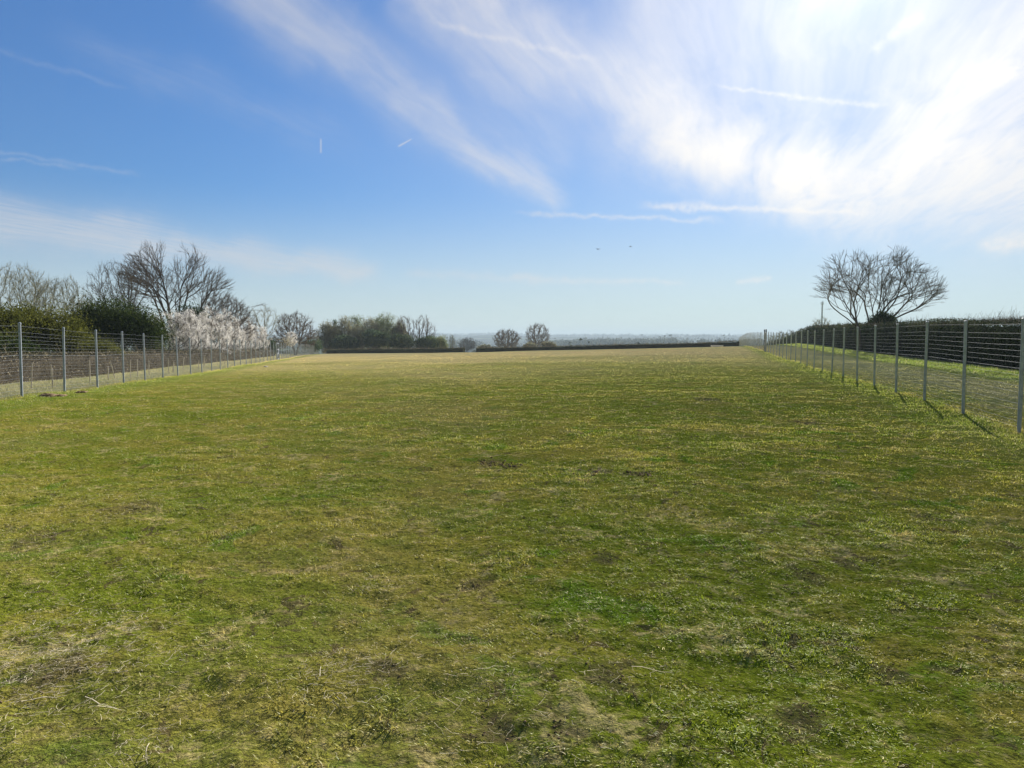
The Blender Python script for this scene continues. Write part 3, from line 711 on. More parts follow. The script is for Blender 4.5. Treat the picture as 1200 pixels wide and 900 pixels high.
def build_trees():
    # --- the lone tree in the right hedge: two leaning stems, wide flat-bottomed crown
    bare_tree('bare_tree', 'large wide-spreading leafless tree with forked stems standing in the right-hand hedge', 1023, 79, 11,
              [(-2.5, 0, 7.4, 3.5, 2.8, 2.9), (-4.6, 0, 5.9, 1.9, 2.2, 1.9), (.8, 0, 7.6, 3.6, 3.0, 3.3), (3.6, 0, 6.6, 3.2, 2.8, 2.5), (5.7, .3, 5.5, 2.0, 1.8, 1.2), (0, 0, 5.4, 4.2, 2.6, 1.6), (3, 0, 4.8, 3.0, 2.2, 1.0)],
              7, step=.20, ram=dict(length=7.4, spread=37, up=.026, wob=.075, p=.245, cap=30000, out=.018), ext=.35,
              starts=[[(0, 0, 0), (.1, 0, 1.9), (.1, 0, 3.2), (.5, .1, 4.6)], [(.1, 0, 2.1), (1.3, -.2, 3.0), (3.0, -.3, 3.9)], [(.1, 0, 3.0), (1.2, .4, 4.4)], [(.1, 0, 2.3), (.9, .5, 3.4), (2.2, .6, 4.9)], [(.1, 0, 3.0), (-.5, -.4, 4.6)],
                      [(-.55, .2, 0), (-.6, .1, 2.0), (-.5, 0, 3.0), (-1.0, -.2, 4.4)],
                      [(-1.3, .1, 0), (-1.45, 0, 2.0), (-1.8, 0, 3.0), (-2.5, .2, 4.3)], [(-1.6, 0, 2.5), (-2.6, -.2, 3.2), (-3.9, -.3, 4.1)], [(-1.7, 0, 2.8), (-1.9, .4, 4.6)], [(1.6, -.2, 3.1), (2.6, -.6, 4.6)]],
              r_tip=.008, r_max=.22, twigs=1, twig_len=.4, twig_r=.0058, up=.05)
    bush('ivy_clump', 'dark round ivy mass clothing the foot of the lone leafless tree', 1033, 78.4, 4.1, 3.3, 'ivy', 8, 5200, .15, 'ivy', clumps=60)
    # --- left group
    bare_tree('bare_tree', 'tallest leafless tree with many upright stems behind the white blossom', 207, 90, 13.6,
              [(0, 0, 9.6, 4.3, 3.6, 4.0), (-3.6, 0, 8.4, 2.8, 2.8, 4.4), (3.6, 0, 7.6, 3.2, 3.0, 3.8), (6.2, 0, 5.2, 2.4, 2.4, 2.4), (1.2, 0, 11.6, 2.2, 2, 2.0), (-2.6, 0, 11.6, 1.6, 1.6, 2.4)],
              21, ram=dict(length=10, spread=33, up=.030, wob=.065, p=.235, cap=34000, out=.028), step=.26, natt=10, kill=.30, hollow=.0,
              starts=[[(-.5, 0, 0), (-1.1, .2, 3), (-1.9, .3, 5.4)], [(-.2, .3, 0), (-.5, .3, 3.4), (-.9, 0, 7.2)], [(.1, -.2, 0), (.4, -.2, 3.5), (.6, 0, 7.6)],
                      [(.5, 0, 0), (1.6, 0, 3), (2.9, .3, 6)], [(.8, .2, 0), (2.4, .4, 2.2), (4.2, .2, 3.8)], [(.6, .1, 0), (2.2, .1, 2.8), (4.2, .2, 5.6)], [(-.8, .1, 0), (-2.4, .3, 2.6), (-4.2, .2, 4.6)], [(0, .2, 0), (.2, .4, 4), (1.4, .5, 8)], [(0, -.2, 0), (-.3, -.4, 4), (-1.9, -.5, 7.6)], [(-.7, -.1, 0), (-2.2, 0, 2.6), (-4.2, 0, 5.4)]],
              r_tip=.011, r_max=.17, twigs=1, twig_len=.5, twig_r=.008, up=.14)
    bare_tree('bare_tree', 'leafless tree with a thin crown just left of the tallest tree, above the dark evergreen', 140, 84, 11.5,
              [(0, 0, 7.6, 3.3, 2.8, 3.2), (-1.6, 0, 6.4, 2.2, 2.2, 2.2), (1.6, 0, 8.6, 2.2, 2, 2.2)], 22, natt=3200, step=.24, kill=.34,
              starts=[[(0, 0, 0), (0, 0, 3.4), (-.8, 0, 5)], [(.3, 0, 0), (.6, 0, 3.6), (1.3, 0, 5.4)]], r_tip=.011, r_max=.15, twigs=2, twig_len=.55, twig_r=.008, up=.12)
    bare_tree('bare_tree', 'low dark leafless tree sloping down to the right of the tallest tree', 262, 98, 9.4,
              [(0, 0, 5.6, 3.0, 2.6, 2.6), (2.2, 0, 4.4, 2.2, 2, 2.2)], 23, natt=2600, step=.25, kill=.34, r_tip=.013, r_max=.14, twigs=3, twig_len=.6, twig_r=.010, up=.12,
              starts=[[(0, 0, 0), (-.3, 0, 3)], [(.2, 0, 0), (1.1, 0, 2.6)]])
    for px, d, seed, w, h, lab in ((18, 56, 31, 3.0, 7.6, 'pale grey-green budding tree at the far left edge above the olive bush'),
                                   (70, 60, 32, 2.7, 7.2, 'slender pale budding tree between the left edge and the dark evergreen')):
        bare_tree('budding_tree', lab, px, d, h, [(0, 0, h * .62, w * .9, w * .8, h * .34), (.4, 0, h * .78, w * .6, w * .5, h * .2)], seed, natt=2600, step=.2, kill=.27,
                  r_tip=.009, r_max=.10, twigs=3, twig_len=.45, twig_r=.007, bark='bark_pale', twig='twig_pale', leaves=('wood_c', 2600, .05, .08), up=.12,
                  starts=[[(0, 0, 0), (-.3, 0, h * .3), (-.9, 0, h * .45)], [(.2, 0, 0), (.5, 0, h * .3), (1.2, .2, h * .42)], [(.1, .1, 0), (.1, .2, h * .4)]])
    bare_tree('bare_tree', 'small brown twiggy tree filling the gap above the dark evergreen', 100, 64, 5.4, [(0, 0, 3.9, 1.9, 1.6, 1.5)], 33, natt=600, step=.2, kill=.3,
              r_tip=.012, r_max=.1, twigs=3, twig_len=.45, twig_r=.009, twig='twig')
    bare_tree('bare_tree', 'small pale leafless tree standing past the end of the blossom', 309, 128, 8.6, [(0, 0, 5.6, 2.9, 2.6, 2.8), (-.6, 0, 4, 2, 2, 1.6)], 24, natt=900, step=.32, kill=.46,
              r_tip=.015, r_max=.15, twigs=2, twig_len=.6, twig_r=.012, bark='bark_pale', twig='twig_pale')
    bare_tree('bare_tree', 'dense dark twiggy tree left of the distant woodland', 346, 150, 8.8, [(0, 0, 5.2, 3.8, 3.4, 3.2), (-1.8, 0, 3.6, 2.6, 2.4, 2.4), (2.2, 0, 3.6, 2.4, 2.4, 2.4)], 25, natt=2600, step=.32, kill=.40,
              r_tip=.018, r_max=.2, twigs=4, twig_len=.7, twig_r=.015, up=.1, starts=[[(0, 0, 0), (-.5, 0, 2.2)], [(.2, 0, 0), (.8, 0, 2.2)]])
    # --- evergreen and olive bushes on the left
    bush('evergreen_bush', 'broad dark evergreen bush left of the white blossom', 137, 54, 4.75, 5.9, 'holly', 41, 15000, .12, clumps=120)
    bush('olive_bush', 'yellow-green leafy bush under the pale budding trees', 55, 43, 3.75, 4.2, 'olive', 42, 11000, .10, clumps=100)
    bush('olive_bush', 'yellow-green bush cut by the left edge of the picture', -8, 40, 3.6, 3.8, 'olive', 43, 8000, .10, clumps=80)
    bush('green_bush', 'small yellow-green bush at the right end of the dark evergreen', 176, 58, 3.0, 2.2, 'olive', 44, 4200, .10, clumps=50)
    bush('low_shrub', 'low sprawling green shrub in front of the dark evergreen bush', 108, 44, 2.0, 3.4, 'olive', 45, 4200, .08, clumps=50)
    bush('low_shrub', 'low green shrub in front of the olive bush, nearest the left end of the fence', 14, 35, 1.8, 3.0, 'holly', 46, 4200, .08, clumps=50)
    bush('ivy_clump', 'dark green ivy clump showing above the white blossom', 226, 86, 6.6, 4.4, 'ivy', 47, 5200, .17, 'ivy', clumps=60)
    # --- blackthorn in flower
    labs = ['white-flowering blackthorn with brown twigs next to the dark evergreen', 'white-flowering blackthorn under the ivy clump, brightest of the row', 'tall white-flowering blackthorn right of the ivy clump',
            'white-flowering blackthorn in the middle of the blossom row, with dark gaps', 'white-flowering blackthorn near the right end of the row', 'last and lowest white-flowering blackthorn of the row, by the dark gate']
    for i, (px, d, top, w, nb) in enumerate(((199, 70, 362, 3.4, 3000), (221, 72, 362, 3.2, 5600), (244, 80, 359, 3.8, 5200), (264, 90, 362, 3.9, 5600), (283, 104, 369, 4.2, 5600), (300, 118, 378, 3.6, 4600))):
        x, y = wpos(px, d); z = float(height(x, y, False)); H = EYE + (395 - top) / FPX * d - z
        bare_tree('blossoming_shrub', labs[i], px, d, H, [(0, 0, H * .52, w * .56, w * .5, H * .46), (w * .25, 0, H * .4, w * .4, w * .4, H * .34), (-w * .25, 0, H * .62, w * .3, w * .3, H * .3)], 50 + i, natt=750, step=.22, kill=.34,
                  r_tip=.014, r_max=.07, twigs=3, twig_len=.42, twig_r=.012, leaves=('blossom', int(nb * 4.4), .09, .11), cat='shrub', group='blackthorns in flower behind the left fence',
                  starts=[[(-.3, 0, 0), (-.6, 0, .9)], [(.2, 0, 0), (.5, 0, .9)], [(0, 0, 0), (0, .2, 1.1)]])
    bare_tree('blossoming_shrub', 'small isolated white-flowering shrub against the dark twiggy tree', 341, 138, 4.2, [(0, 0, 2.9, 1.5, 1.4, 1.4)], 58, natt=350, step=.25, kill=.36, r_tip=.016, r_max=.06,
              twigs=3, twig_len=.4, twig_r=.014, leaves=('blossom', 2600, .20, .10), cat='shrub')
    bare_tree('bramble_thicket', 'low purple-brown bramble thicket beside the small isolated blossom', 322, 132, 3.0, [(0, 0, 1.9, 2.4, 1.6, 1.2)], 59, natt=500, step=.25, kill=.36, r_tip=.018, r_max=.05,
              twigs=4, twig_len=.5, twig_r=.016, twig='bramble', cat='shrub')
    bare_tree('bramble_thicket', 'tiny reddish twiggy shrub at the far end of the left fence', 380, 184, 1.5, [(0, 0, .9, .9, .6, .6)], 60, natt=160, step=.2, kill=.3, r_tip=.02, r_max=.04,
              twigs=4, twig_len=.35, twig_r=.022, twig='bramble', cat='shrub')
    bush('dark_shrub', 'low dark shrub between the dark twiggy tree and the woodland', 366, 165, 3.4, 4.2, 'wood_b', 61, 2200, .20, clumps=40)
    bush('dark_shrub', 'low dark shrub under the small pale leafless tree past the blossom', 313, 124, 2.6, 3.6, 'ivy', 62, 2200, .15, clumps=40)
    # --- distant woodland across the left end
    W = [  # px, dist, top_y, width_px, mat, leaves, label
        (384, 200, 378, 24, 'wood_c', 'brownish budding tree at the left end of the woodland'),
        (392, 212, 377, 18, 'wood_b', 'dark pointed tree rising near the left end of the woodland'),
        (405, 205, 372, 34, 'wood_c', 'broad brown-green tree in the left half of the woodland'),
        (418, 215, 371, 26, 'wood_a', 'grey-green tree behind the broad brown-green one'),
        (432, 205, 374, 30, 'wood_c', 'rounded grey-olive tree in the middle of the woodland'),
        (446, 214, 369, 28, 'wood_a', 'taller feathery tree in the right half of the woodland'),
        (456, 208, 368, 30, 'wood_a', 'tallest light green tree at the right shoulder of the woodland'),
        (469, 207, 376, 20, 'wood_c', 'thin brownish tree at the right end of the woodland mass, before the bare trees'),
        (404, 197, 394, 30, 'wood_b', 'dark green bush at the foot of the woodland, left one'),
        (440, 197, 386, 26, 'wood_b', 'dark green undertree below the middle of the woodland'),
        (470, 197, 392, 26, 'wood_b', 'dark bush between the woodland and the two forked bare trees'),
        (500, 199, 395, 24, 'wood_b', 'low dark green bush right of the forked bare trees'),
        (514, 202, 397, 18, 'wood_a', 'low light green bush at the right end of the woodland')]
    for i, (px, d, top, wpx, mat, lab) in enumerate(W):
        x, y = wpos(px, d); z = float(height(x, y, False)); H = EYE + (395 - top) / FPX * d - z; w = wpx / FPX * d * .5
        if mat == 'wood_b':
            bush('dark_bush' if top > 380 else 'dark_tree', lab, px, d, H, w * 2.1, 'wood_b', 70 + i, 4200, .34, 'tree' if top < 380 else 'shrub', clumps=50)
        else:
            bare_tree('budding_tree', lab, px, d, H, [(0, 0, H * .58, w, w * .8, H * .42), (w * .3, 0, H * .4, w * .8, w * .7, H * .34), (-w * .4, 0, H * .42, w * .6, w * .6, H * .36)], 70 + i, natt=420, step=.55, kill=.8,
                      r_tip=.03, r_max=.22, twigs=3, twig_len=1.0, twig_r=.025, leaves=(mat, 10000, .30, .45), up=.12)
    bare_tree('bare_tree', 'forked leafless tree directly right of the tallest light green tree', 476, 203, 10.2, [(0, 0, 7, 2.6, 2.2, 3.0), (.8, 0, 4.6, 2, 2, 2)], 90, natt=900, step=.35, kill=.6, r_tip=.022, r_max=.26, twigs=3, twig_len=.9, twig_r=.018)
    bare_tree('bare_tree', 'leafless tree with an open crown at the right end of the woodland', 496, 203, 10, [(0, 0, 7.2, 2.5, 2.2, 2.8), (1.6, 0, 5.6, 2.2, 2, 2), (-1.0, 0, 4.6, 1.8, 2, 1.6)], 91, natt=900, step=.35, kill=.6, r_tip=.022, r_max=.26, twigs=3, twig_len=.9, twig_r=.018,
              starts=[[(0, 0, 0), (.4, 0, 2.6)], [(-.2, 0, 0), (-.8, 0, 2.8)]])
    # --- trees beyond the far hedge
    far = [(530, 330, 392, 8, 'twig_pale', 'small faint leafless tree just right of the woodland, above the hedge end'), (548, 420, 396, 20, 'twig', 'hazy round leafless tree above the gap in the far hedge'),
           (594, 275, 386, 33, 'twig', 'dark dome-shaped leafless tree behind the far hedge'), (630, 275, 379, 30, 'twig', 'taller rounded leafless tree standing alone behind the far hedge'),
           (1, 0, 0, 0, '', '')][:4]
    for i, (px, d, top, wpx, tm, lab) in enumerate(far):
        x, y = wpos(px, d); z = float(height(x, y, False)); H = EYE + (395 - top) / FPX * d - z; w = wpx / FPX * d * .5; s = d / 275.
        low = .30 if i == 2 else .16
        bare_tree('bare_tree', lab, px, d, H, [(0, 0, H * .60, w, w * .9, H * .40), (0, 0, H * .42, w * .9, w * .8, H * low)], 95 + i, natt=1400, step=.42, kill=.65, r_tip=.033 * s, r_max=.3, twigs=4 if i == 2 else 3, twig_len=1.1, twig_r=.034 * s, twig=tm, up=.08)
    for px, d, wpx, top, lab in ((621, 262, 16, 401, 'low grey bush at the left foot of the lone rounded tree'), (642, 262, 17, 400, 'low grey bush at the right foot of the lone rounded tree'), (568, 330, 18, 404, 'low hazy bush left of the dark dome-shaped tree')):
        x, y = wpos(px, d); z = float(height(x, y, False)); H = EYE + (395 - top) / FPX * d - z
        bush('grey_bush', lab, px, d, H, wpx / FPX * d, 'wood_c', 110 + px, 1800, .4, clumps=30)
    # --- small trees over the right hedge
    bare_tree('budding_tree', 'small round grey-green tree peeping over the right hedge, below the mast', 962, 150, 5.9, [(0, 0, 4.1, 2.3, 2, 1.9)], 120, natt=420, step=.28, kill=.42, r_tip=.02, r_max=.1, twigs=3, twig_len=.55, twig_r=.016,
              bark='bark_pale', twig='twig_pale', leaves=('wood_c', 1500, .13, .15))
    for i, (px, d, H, w, lab) in enumerate(((907, 190, 3.9, 1.4, 'smallest wispy bush over the far part of the right hedge'), (916, 185, 4.6, 1.5, 'wispy bush second from the left over the far right hedge'), (927, 180, 4.9, 1.8, 'largest wispy bush over the far part of the right hedge'))):
        bare_tree('wispy_bush', lab, px, d, H, [(0, 0, H * .65, w, w, H * .33)], 130 + i, natt=260, step=.3, kill=.42, r_tip=.022, r_max=.07, twigs=3, twig_len=.5, twig_r=.02, twig='twig', leaves=('wood_a', 500, .15, .12), cat='shrub')
build_trees()

# ------------------------------------------------------------------ hedges
def hedge(name, label, pts, hfun, width, n, size, seed, mat='hedge', top='hedge_top', ntop=0, power=1.8, core=True, twiggy=0, group=None, coremat='hedge_core'):
    """clipped hedge along a polyline: uneven core under a shell of small leaves"""
    rng = np.random.default_rng(seed); pts = np.array(pts, float)
    seg = np.linalg.norm(np.diff(pts, axis=0), axis=1); cum = np.concatenate([[0], np.cumsum(seg)]); L = cum[-1]
    root = empty(name, (pts[0, 0], pts[0, 1], 0)); tag(root, label, 'hedge', group); o = np.array([pts[0, 0], pts[0, 1], 0])
    def at(s):
        return np.interp(s, cum, pts[:, 0]), np.interp(s, cum, pts[:, 1])
    dirv = (pts[-1] - pts[0]) / np.linalg.norm(pts[-1] - pts[0]); nx, ny = dirv[1], -dirv[0]
    m = max(8, int(L / 1.0)); s = np.linspace(0, L, m); X, Y = at(s); Z = height(X, Y, False)
    if core:
        prof = np.array([(-.5, 0), (-.52, .5), (-.42, .93), (0, 1.0), (.42, .93), (.52, .5), (.5, 0)])
        V = []
        for k, (a, b) in enumerate(prof):
            jit = .82 + .10 * rng.random(m); hh = np.array([hfun(q) for q in Y]) * (.88 + .06 * rng.random(m) + .16 * vnoise(s, s * 0, .22, seed))
            V.append(np.stack([X + nx * a * width * jit, Y + ny * a * width * jit, Z - .05 + b * hh], 1))
        V = np.stack(V, 1); K = len(prof); idx = np.arange(m * K).reshape(m, K)
        q = np.stack([idx[:-1, :-1], idx[1:, :-1], idx[1:, 1:], idx[:-1, 1:]], -1).reshape(-1, 4)
        ends = [idx[0][::-1][None], idx[-1][None]]
        mesh_obj('core', V.reshape(-1, 3) - o, [q] + ends, M[coremat], root, {'rnd': np.full(m * K, .5)})
    # leaf density falls with distance from the camera
    ss_ = np.linspace(0, L, 500); xx, yy = at(ss_); w = 1 / np.maximum(np.hypot(xx, yy), 25) ** power; cdf = np.cumsum(w)
    def along(k):
        sv = np.interp(rng.random(k) * cdf[-1], cdf, ss_); x, y = at(sv); return sv, x, y
    sv, x, y = along(n); h = np.array([hfun(q) for q in y]); z0 = height(x, y, False)
    side = rng.random(n); a = np.where(side < .55, -.5, np.where(side < .7, .5, rng.uniform(-.5, .5, n))); zz = np.where(side < .7, rng.random(n) ** .85, rng.uniform(.82, 1.0, n))
    lump = .10 * vnoise(sv, zz * 3, 1.3, seed) + .07 * vnoise(sv, zz * 6, 3.3, seed)
    a = a * (1 - .10 * zz ** 3) + np.sign(a) * lump + rng.normal(0, .03, n)
    hz = zz * h * (1 + .16 * vnoise(sv, sv * 0, .22, seed) + .05 * vnoise(sv, sv * 0, .8, seed) + .05 * vnoise(sv, sv * 0, 3., seed)) + rng.normal(0, .035, n)
    C = np.stack([x + nx * a * width, y + ny * a * width, z0 + np.maximum(hz, .03)], 1) - o
    dist = np.hypot(x, y); sz = size * np.clip(dist / 45, .8, 4) ** .75 * rng.uniform(.6, 1.3, n)
    V, f = leaf_quads(C, sz, rng); G = Geo(); tone = np.clip(.5 + vnoise(sv, zz * 4, 1.1, seed + 3) + rng.normal(0, .2, n), 0, 1)
    G.add(V, f, np.repeat(tone, 4)); G.build('leaves', M[mat], root)
    if twiggy or ntop:
        G = Geo()
        for k, where in ((twiggy, 'all'), (ntop, 'top')):
            if not k: continue
            sv, x, y = along(k); h = np.array([hfun(q) for q in y]); z0 = height(x, y, False); dist = np.hypot(x, y); sc = np.clip(dist / 40, .8, 4)
            if where == 'all':
                a = rng.uniform(-.5, .5, k); zb = rng.random(k) * .75 * h; ln = rng.uniform(.2, .6, k); d = rng.normal(0, .5, (k, 3)) + (0, 0, .6)
            else:
                a = rng.uniform(-.5, .5, k); zb = h * rng.uniform(.86, .97, k); ln = rng.uniform(.08, .34, k) * (1 + 1.6 * (rng.random(k) > .9)); d = rng.normal(0, .45, (k, 3)) + (0, 0, .8)
            d /= np.linalg.norm(d, axis=1, keepdims=True); P0 = np.stack([x + nx * a * width, y + ny * a * width, z0 + zb], 1) - o
            V, f = tubes(P0, P0 + d * ln[:, None], .006 * sc, .003 * sc, 3); G.add(V, f, np.repeat(rng.random(k), 6))
        G.build('twigs', M[top], root)
    return root
def build_hedges():
    RH = lambda y: 15.5 + .27 * y
    hedge('clipped_hedge', 'tall dark clipped hedge running along behind the right-hand fence', [(RH(8) , 8), (RH(60), 60), (RH(130), 130), (RH(250), 250)],
          lambda y: 2.55 + .25 * min(1, max(0, (y - 35) / 40)), 1.7, 100000, .09, 201, ntop=22000, power=2.0)
    BH = lambda y: -13.8 - .203 * y
    hedge('bramble_hedge', 'low brown leafless hedge behind the left-hand fence', [(BH(-4), -4), (BH(60), 60), (BH(125), 125)], lambda y: 1.15, 1.2, 20000, .11, 202, mat='bramble', top='bramble', twiggy=22000, ntop=5000, power=1.4, coremat='bramble_core')
    # boundary hedge at the far end, in two lengths with a gap; follows the line between the fence ends
    def far(px0, px1):
        out = []
        for px in np.linspace(px0, px1, 14):
            q = (px - 600) / FPX; # intersection of the sight line with the end line from (-45,184) to (45,150)
            y = (184 - 45 * (34 / 90.)) / (1 + q * 34 / 90.); out.append((q * y, y))
        return out
    hedge('far_hedge', 'low dark hedge across the left part of the field end, below the woodland', far(384, 544), lambda y: 1.05, 1.1, 9000, .055, 203, power=.5, ntop=1500)
    hedge('far_hedge', 'long low dark hedge closing the field end from the gap to the right fence', far(559, 868), lambda y: .95 + .45 * min(1, max(0, (172 - y) / 25)), 1.1, 15000, .055, 204, power=.5, ntop=2500)
build_hedges()

# ------------------------------------------------------------------ fences
POST_H = 1.94
def wire_fence(name, label, line, y0, y1, spacing=3.05, seed=1):
    rng = np.random.default_rng(seed); x0 = line(y0); sl = line(1.) - line(0.); L = (y1 - y0) * math.hypot(1, sl); n = max(2, int(round(L / spacing)) + 1)
    ys = np.linspace(y0, y1, n); xs = np.array([line(q) for q in ys]); zs = height(xs, ys)
    o = np.array([xs[0], ys[0], zs[0]]); root = empty(name, tuple(o)); tag(root, label, 'fence')
    for i in range(n):
        lean = rng.normal(0, .018, 2); b = np.array([0, 0, -.12]); t_ = np.array([lean[0], lean[1], POST_H + rng.normal(0, .012)])
        k = 14; G = Geo(); r = .032
        V, f = tubes([b], [t_], r, r, k); G.add(V, f)
        V, f = tubes([t_ - (0, 0, .035)], [t_ + (0, 0, .004)], r * 1.14, r * 1.14, k); G.add(V, f)
        V, f = tubes([t_ + (0, 0, .004)], [t_ + (0, 0, .018)], r * 1.14, r * .55, k, True); G.add(V, f)
        for hz in (.25, .62, 1.0, 1.4, 1.8):                      # wire clips on the post
            V, f = box(lean[0] * hz / POST_H, lean[1] * hz / POST_H - r * .9, hz, .03, .02, .016); G.add(V, f)
        p = G.build('post', M['steel'], root, True); p.location = np.array([xs[i], ys[i], zs[i]]) - o
    P = np.stack([xs, ys, zs], 1) - o - np.array([0, 0, 0])
    off = np.array([-.0, 0, 0])
    def runs(hs, r):
        A, B = [], []
        for h in hs:
            for i in range(n - 1):
                sag = rng.normal(0, .004)
                a, b = P[i] + (0, 0, h), P[i + 1] + (0, 0, h); m_ = (a + b) / 2 + (0, 0, sag); A += [a, m_]; B += [m_, b]
        return tubes(A, B, r, r, 3)
    def uprights(h0, h1, sp, r):
        s = np.arange(0, n - 1, sp / (L / (n - 1))); i = np.minimum(s.astype(int), n - 2); f_ = (s - i)[:, None]
        q = P[i] * (1 - f_) + P[i + 1] * f_; return tubes(q + (0, 0, h0), q + (0, 0, h1), r, r, 3)
    G = Geo(); V, f = runs([1.10, 1.20, 1.30, 1.40, 1.50, 1.60, 1.70, 1.86], .0021); G.add(V, f)
    V, f = uprights(1.08, 1.86, .30, .0007); G.add(V, f); G.build('wires', M['wire'], root)
    G = Geo(); V, f = runs(list(np.arange(.02, 1.10, .06)), .0008); G.add(V, f); V, f = uprights(0.01, 1.09, .06, .0008); G.add(V, f)
    V, f = runs(list(np.arange(.09, 1.1, .1)), .0016); G.add(V, f); G.build('netting', M['wire'], root)
    return root
def gate(label, line, y0, y1):
    ym = (y0 + y1) / 2; x0, x1 = line(y0), line(y1); z = float(height((x0 + x1) / 2, ym)); root = empty('field_gate', (x0, y0, z)); tag(root, label, 'gate')
    o = np.array([x0, y0, z]); d = np.array([x1 - x0, y1 - y0, 0]); L = np.linalg.norm(d); d /= L
    for q in (0, L):
        G = Geo(); b = d * q; V, f = tubes([b + (0, 0, -.3)], [b + (0, 0, 2.18)], .062, .062, 12); G.add(V, f)
        V, f = tubes([b + (0, 0, 2.18)], [b + (0, 0, 2.22)], .075, .045, 12, True); G.add(V, f); G.build('gate_post', M['dark_post'], root, True)
    G = Geo(); a, b = d * .12, d * (L - .12)
    for h in (.10, .75, 1.2, 1.88): V, f = tubes([a + (0, 0, h)], [b + (0, 0, h)], .024, .024, 8); G.add(V, f)
    for e in (a, b): V, f = tubes([e + (0, 0, .10)], [e + (0, 0, 1.88)], .024, .024, 8); G.add(V, f)
    V, f = tubes([a + (0, 0, .10)], [b + (0, 0, 1.2)], .018, .018, 8); G.add(V, f); G.build('gate_frame', M['steel'], root, True)
    G = Geo(); s = np.arange(.14, L - .14, .05)[:, None]; V, f = tubes(s * d + (0, 0, .1), s * d + (0, 0, 1.88), .0015, .0015, 3); G.add(V, f)
    hs = np.arange(.1, 1.88, .05)[:, None] * np.array([[0, 0, 1.]]); V, f = tubes(hs + a, hs + b, .0015, .0015, 3); G.add(V, f); G.build('mesh_infill', M['wire'], root)
    G = Geo(); V, f = box(*(b + (0, -.03, 1.05)), .05, .08, .12); G.add(V, f); G.build('latch', M['dark_post'], root)
def build_fences():
    wire_fence('wire_fence', 'near length of the right-hand fence, steel posts with horizontal wires and netting', RFENCE, 13.1 - 3 * 2.95, 75.0, 3.05, 1)
    gate('dark-posted gate in the right-hand fence', RFENCE, 75.3, 77.6)
    wire_fence('wire_fence', 'far length of the right-hand fence beyond the dark gate posts', RFENCE, 78.0, 148.5, 3.05, 2)
    wire_fence('wire_fence', 'near length of the left-hand fence in front of the brown hedge', LFENCE, 20.3 - 6 * 2.98, 85.5, 3.05, 3)
    gate('dark-posted gate in the left-hand fence below the last blossom', LFENCE, 85.9, 88.0)
    wire_fence('wire_fence', 'far length of the left-hand fence running to the woodland', LFENCE, 88.4, 184.0, 3.05, 4)
    # stakes of young whips planted behind the left fence
    rng = np.random.default_rng(77); proto = None
    for i in range(26):
        y = 15.5 + i * 1.9 + rng.normal(0, .4); x = LFENCE(y) - 1.9 + rng.normal(0, .35); z = float(height(x, y))
        if proto is None:
            G = Geo(); V, f = tubes([(0, 0, -.1)], [(0, 0, .78)], .022, .020, 6); G.add(V, f); V, f = tubes([(0, 0, .78)], [(.004, 0, .80)], .020, .008, 6, True); G.add(V, f)
            proto = G.build('planting_stake', M['timber']); o = proto
        else:
            o = proto.copy(); COL.objects.link(o)
        o.location = (x, y, z); o.scale = (1, 1, rng.uniform(.7, 1.15)); o.rotation_euler = (rng.normal(0, .06), rng.normal(0, .06), rng.uniform(0, 6))
        tag(o, 'short pale wooden stake standing in dry grass between left fence and brown hedge', 'stake', 'planting stakes behind the left fence')
build_fences()

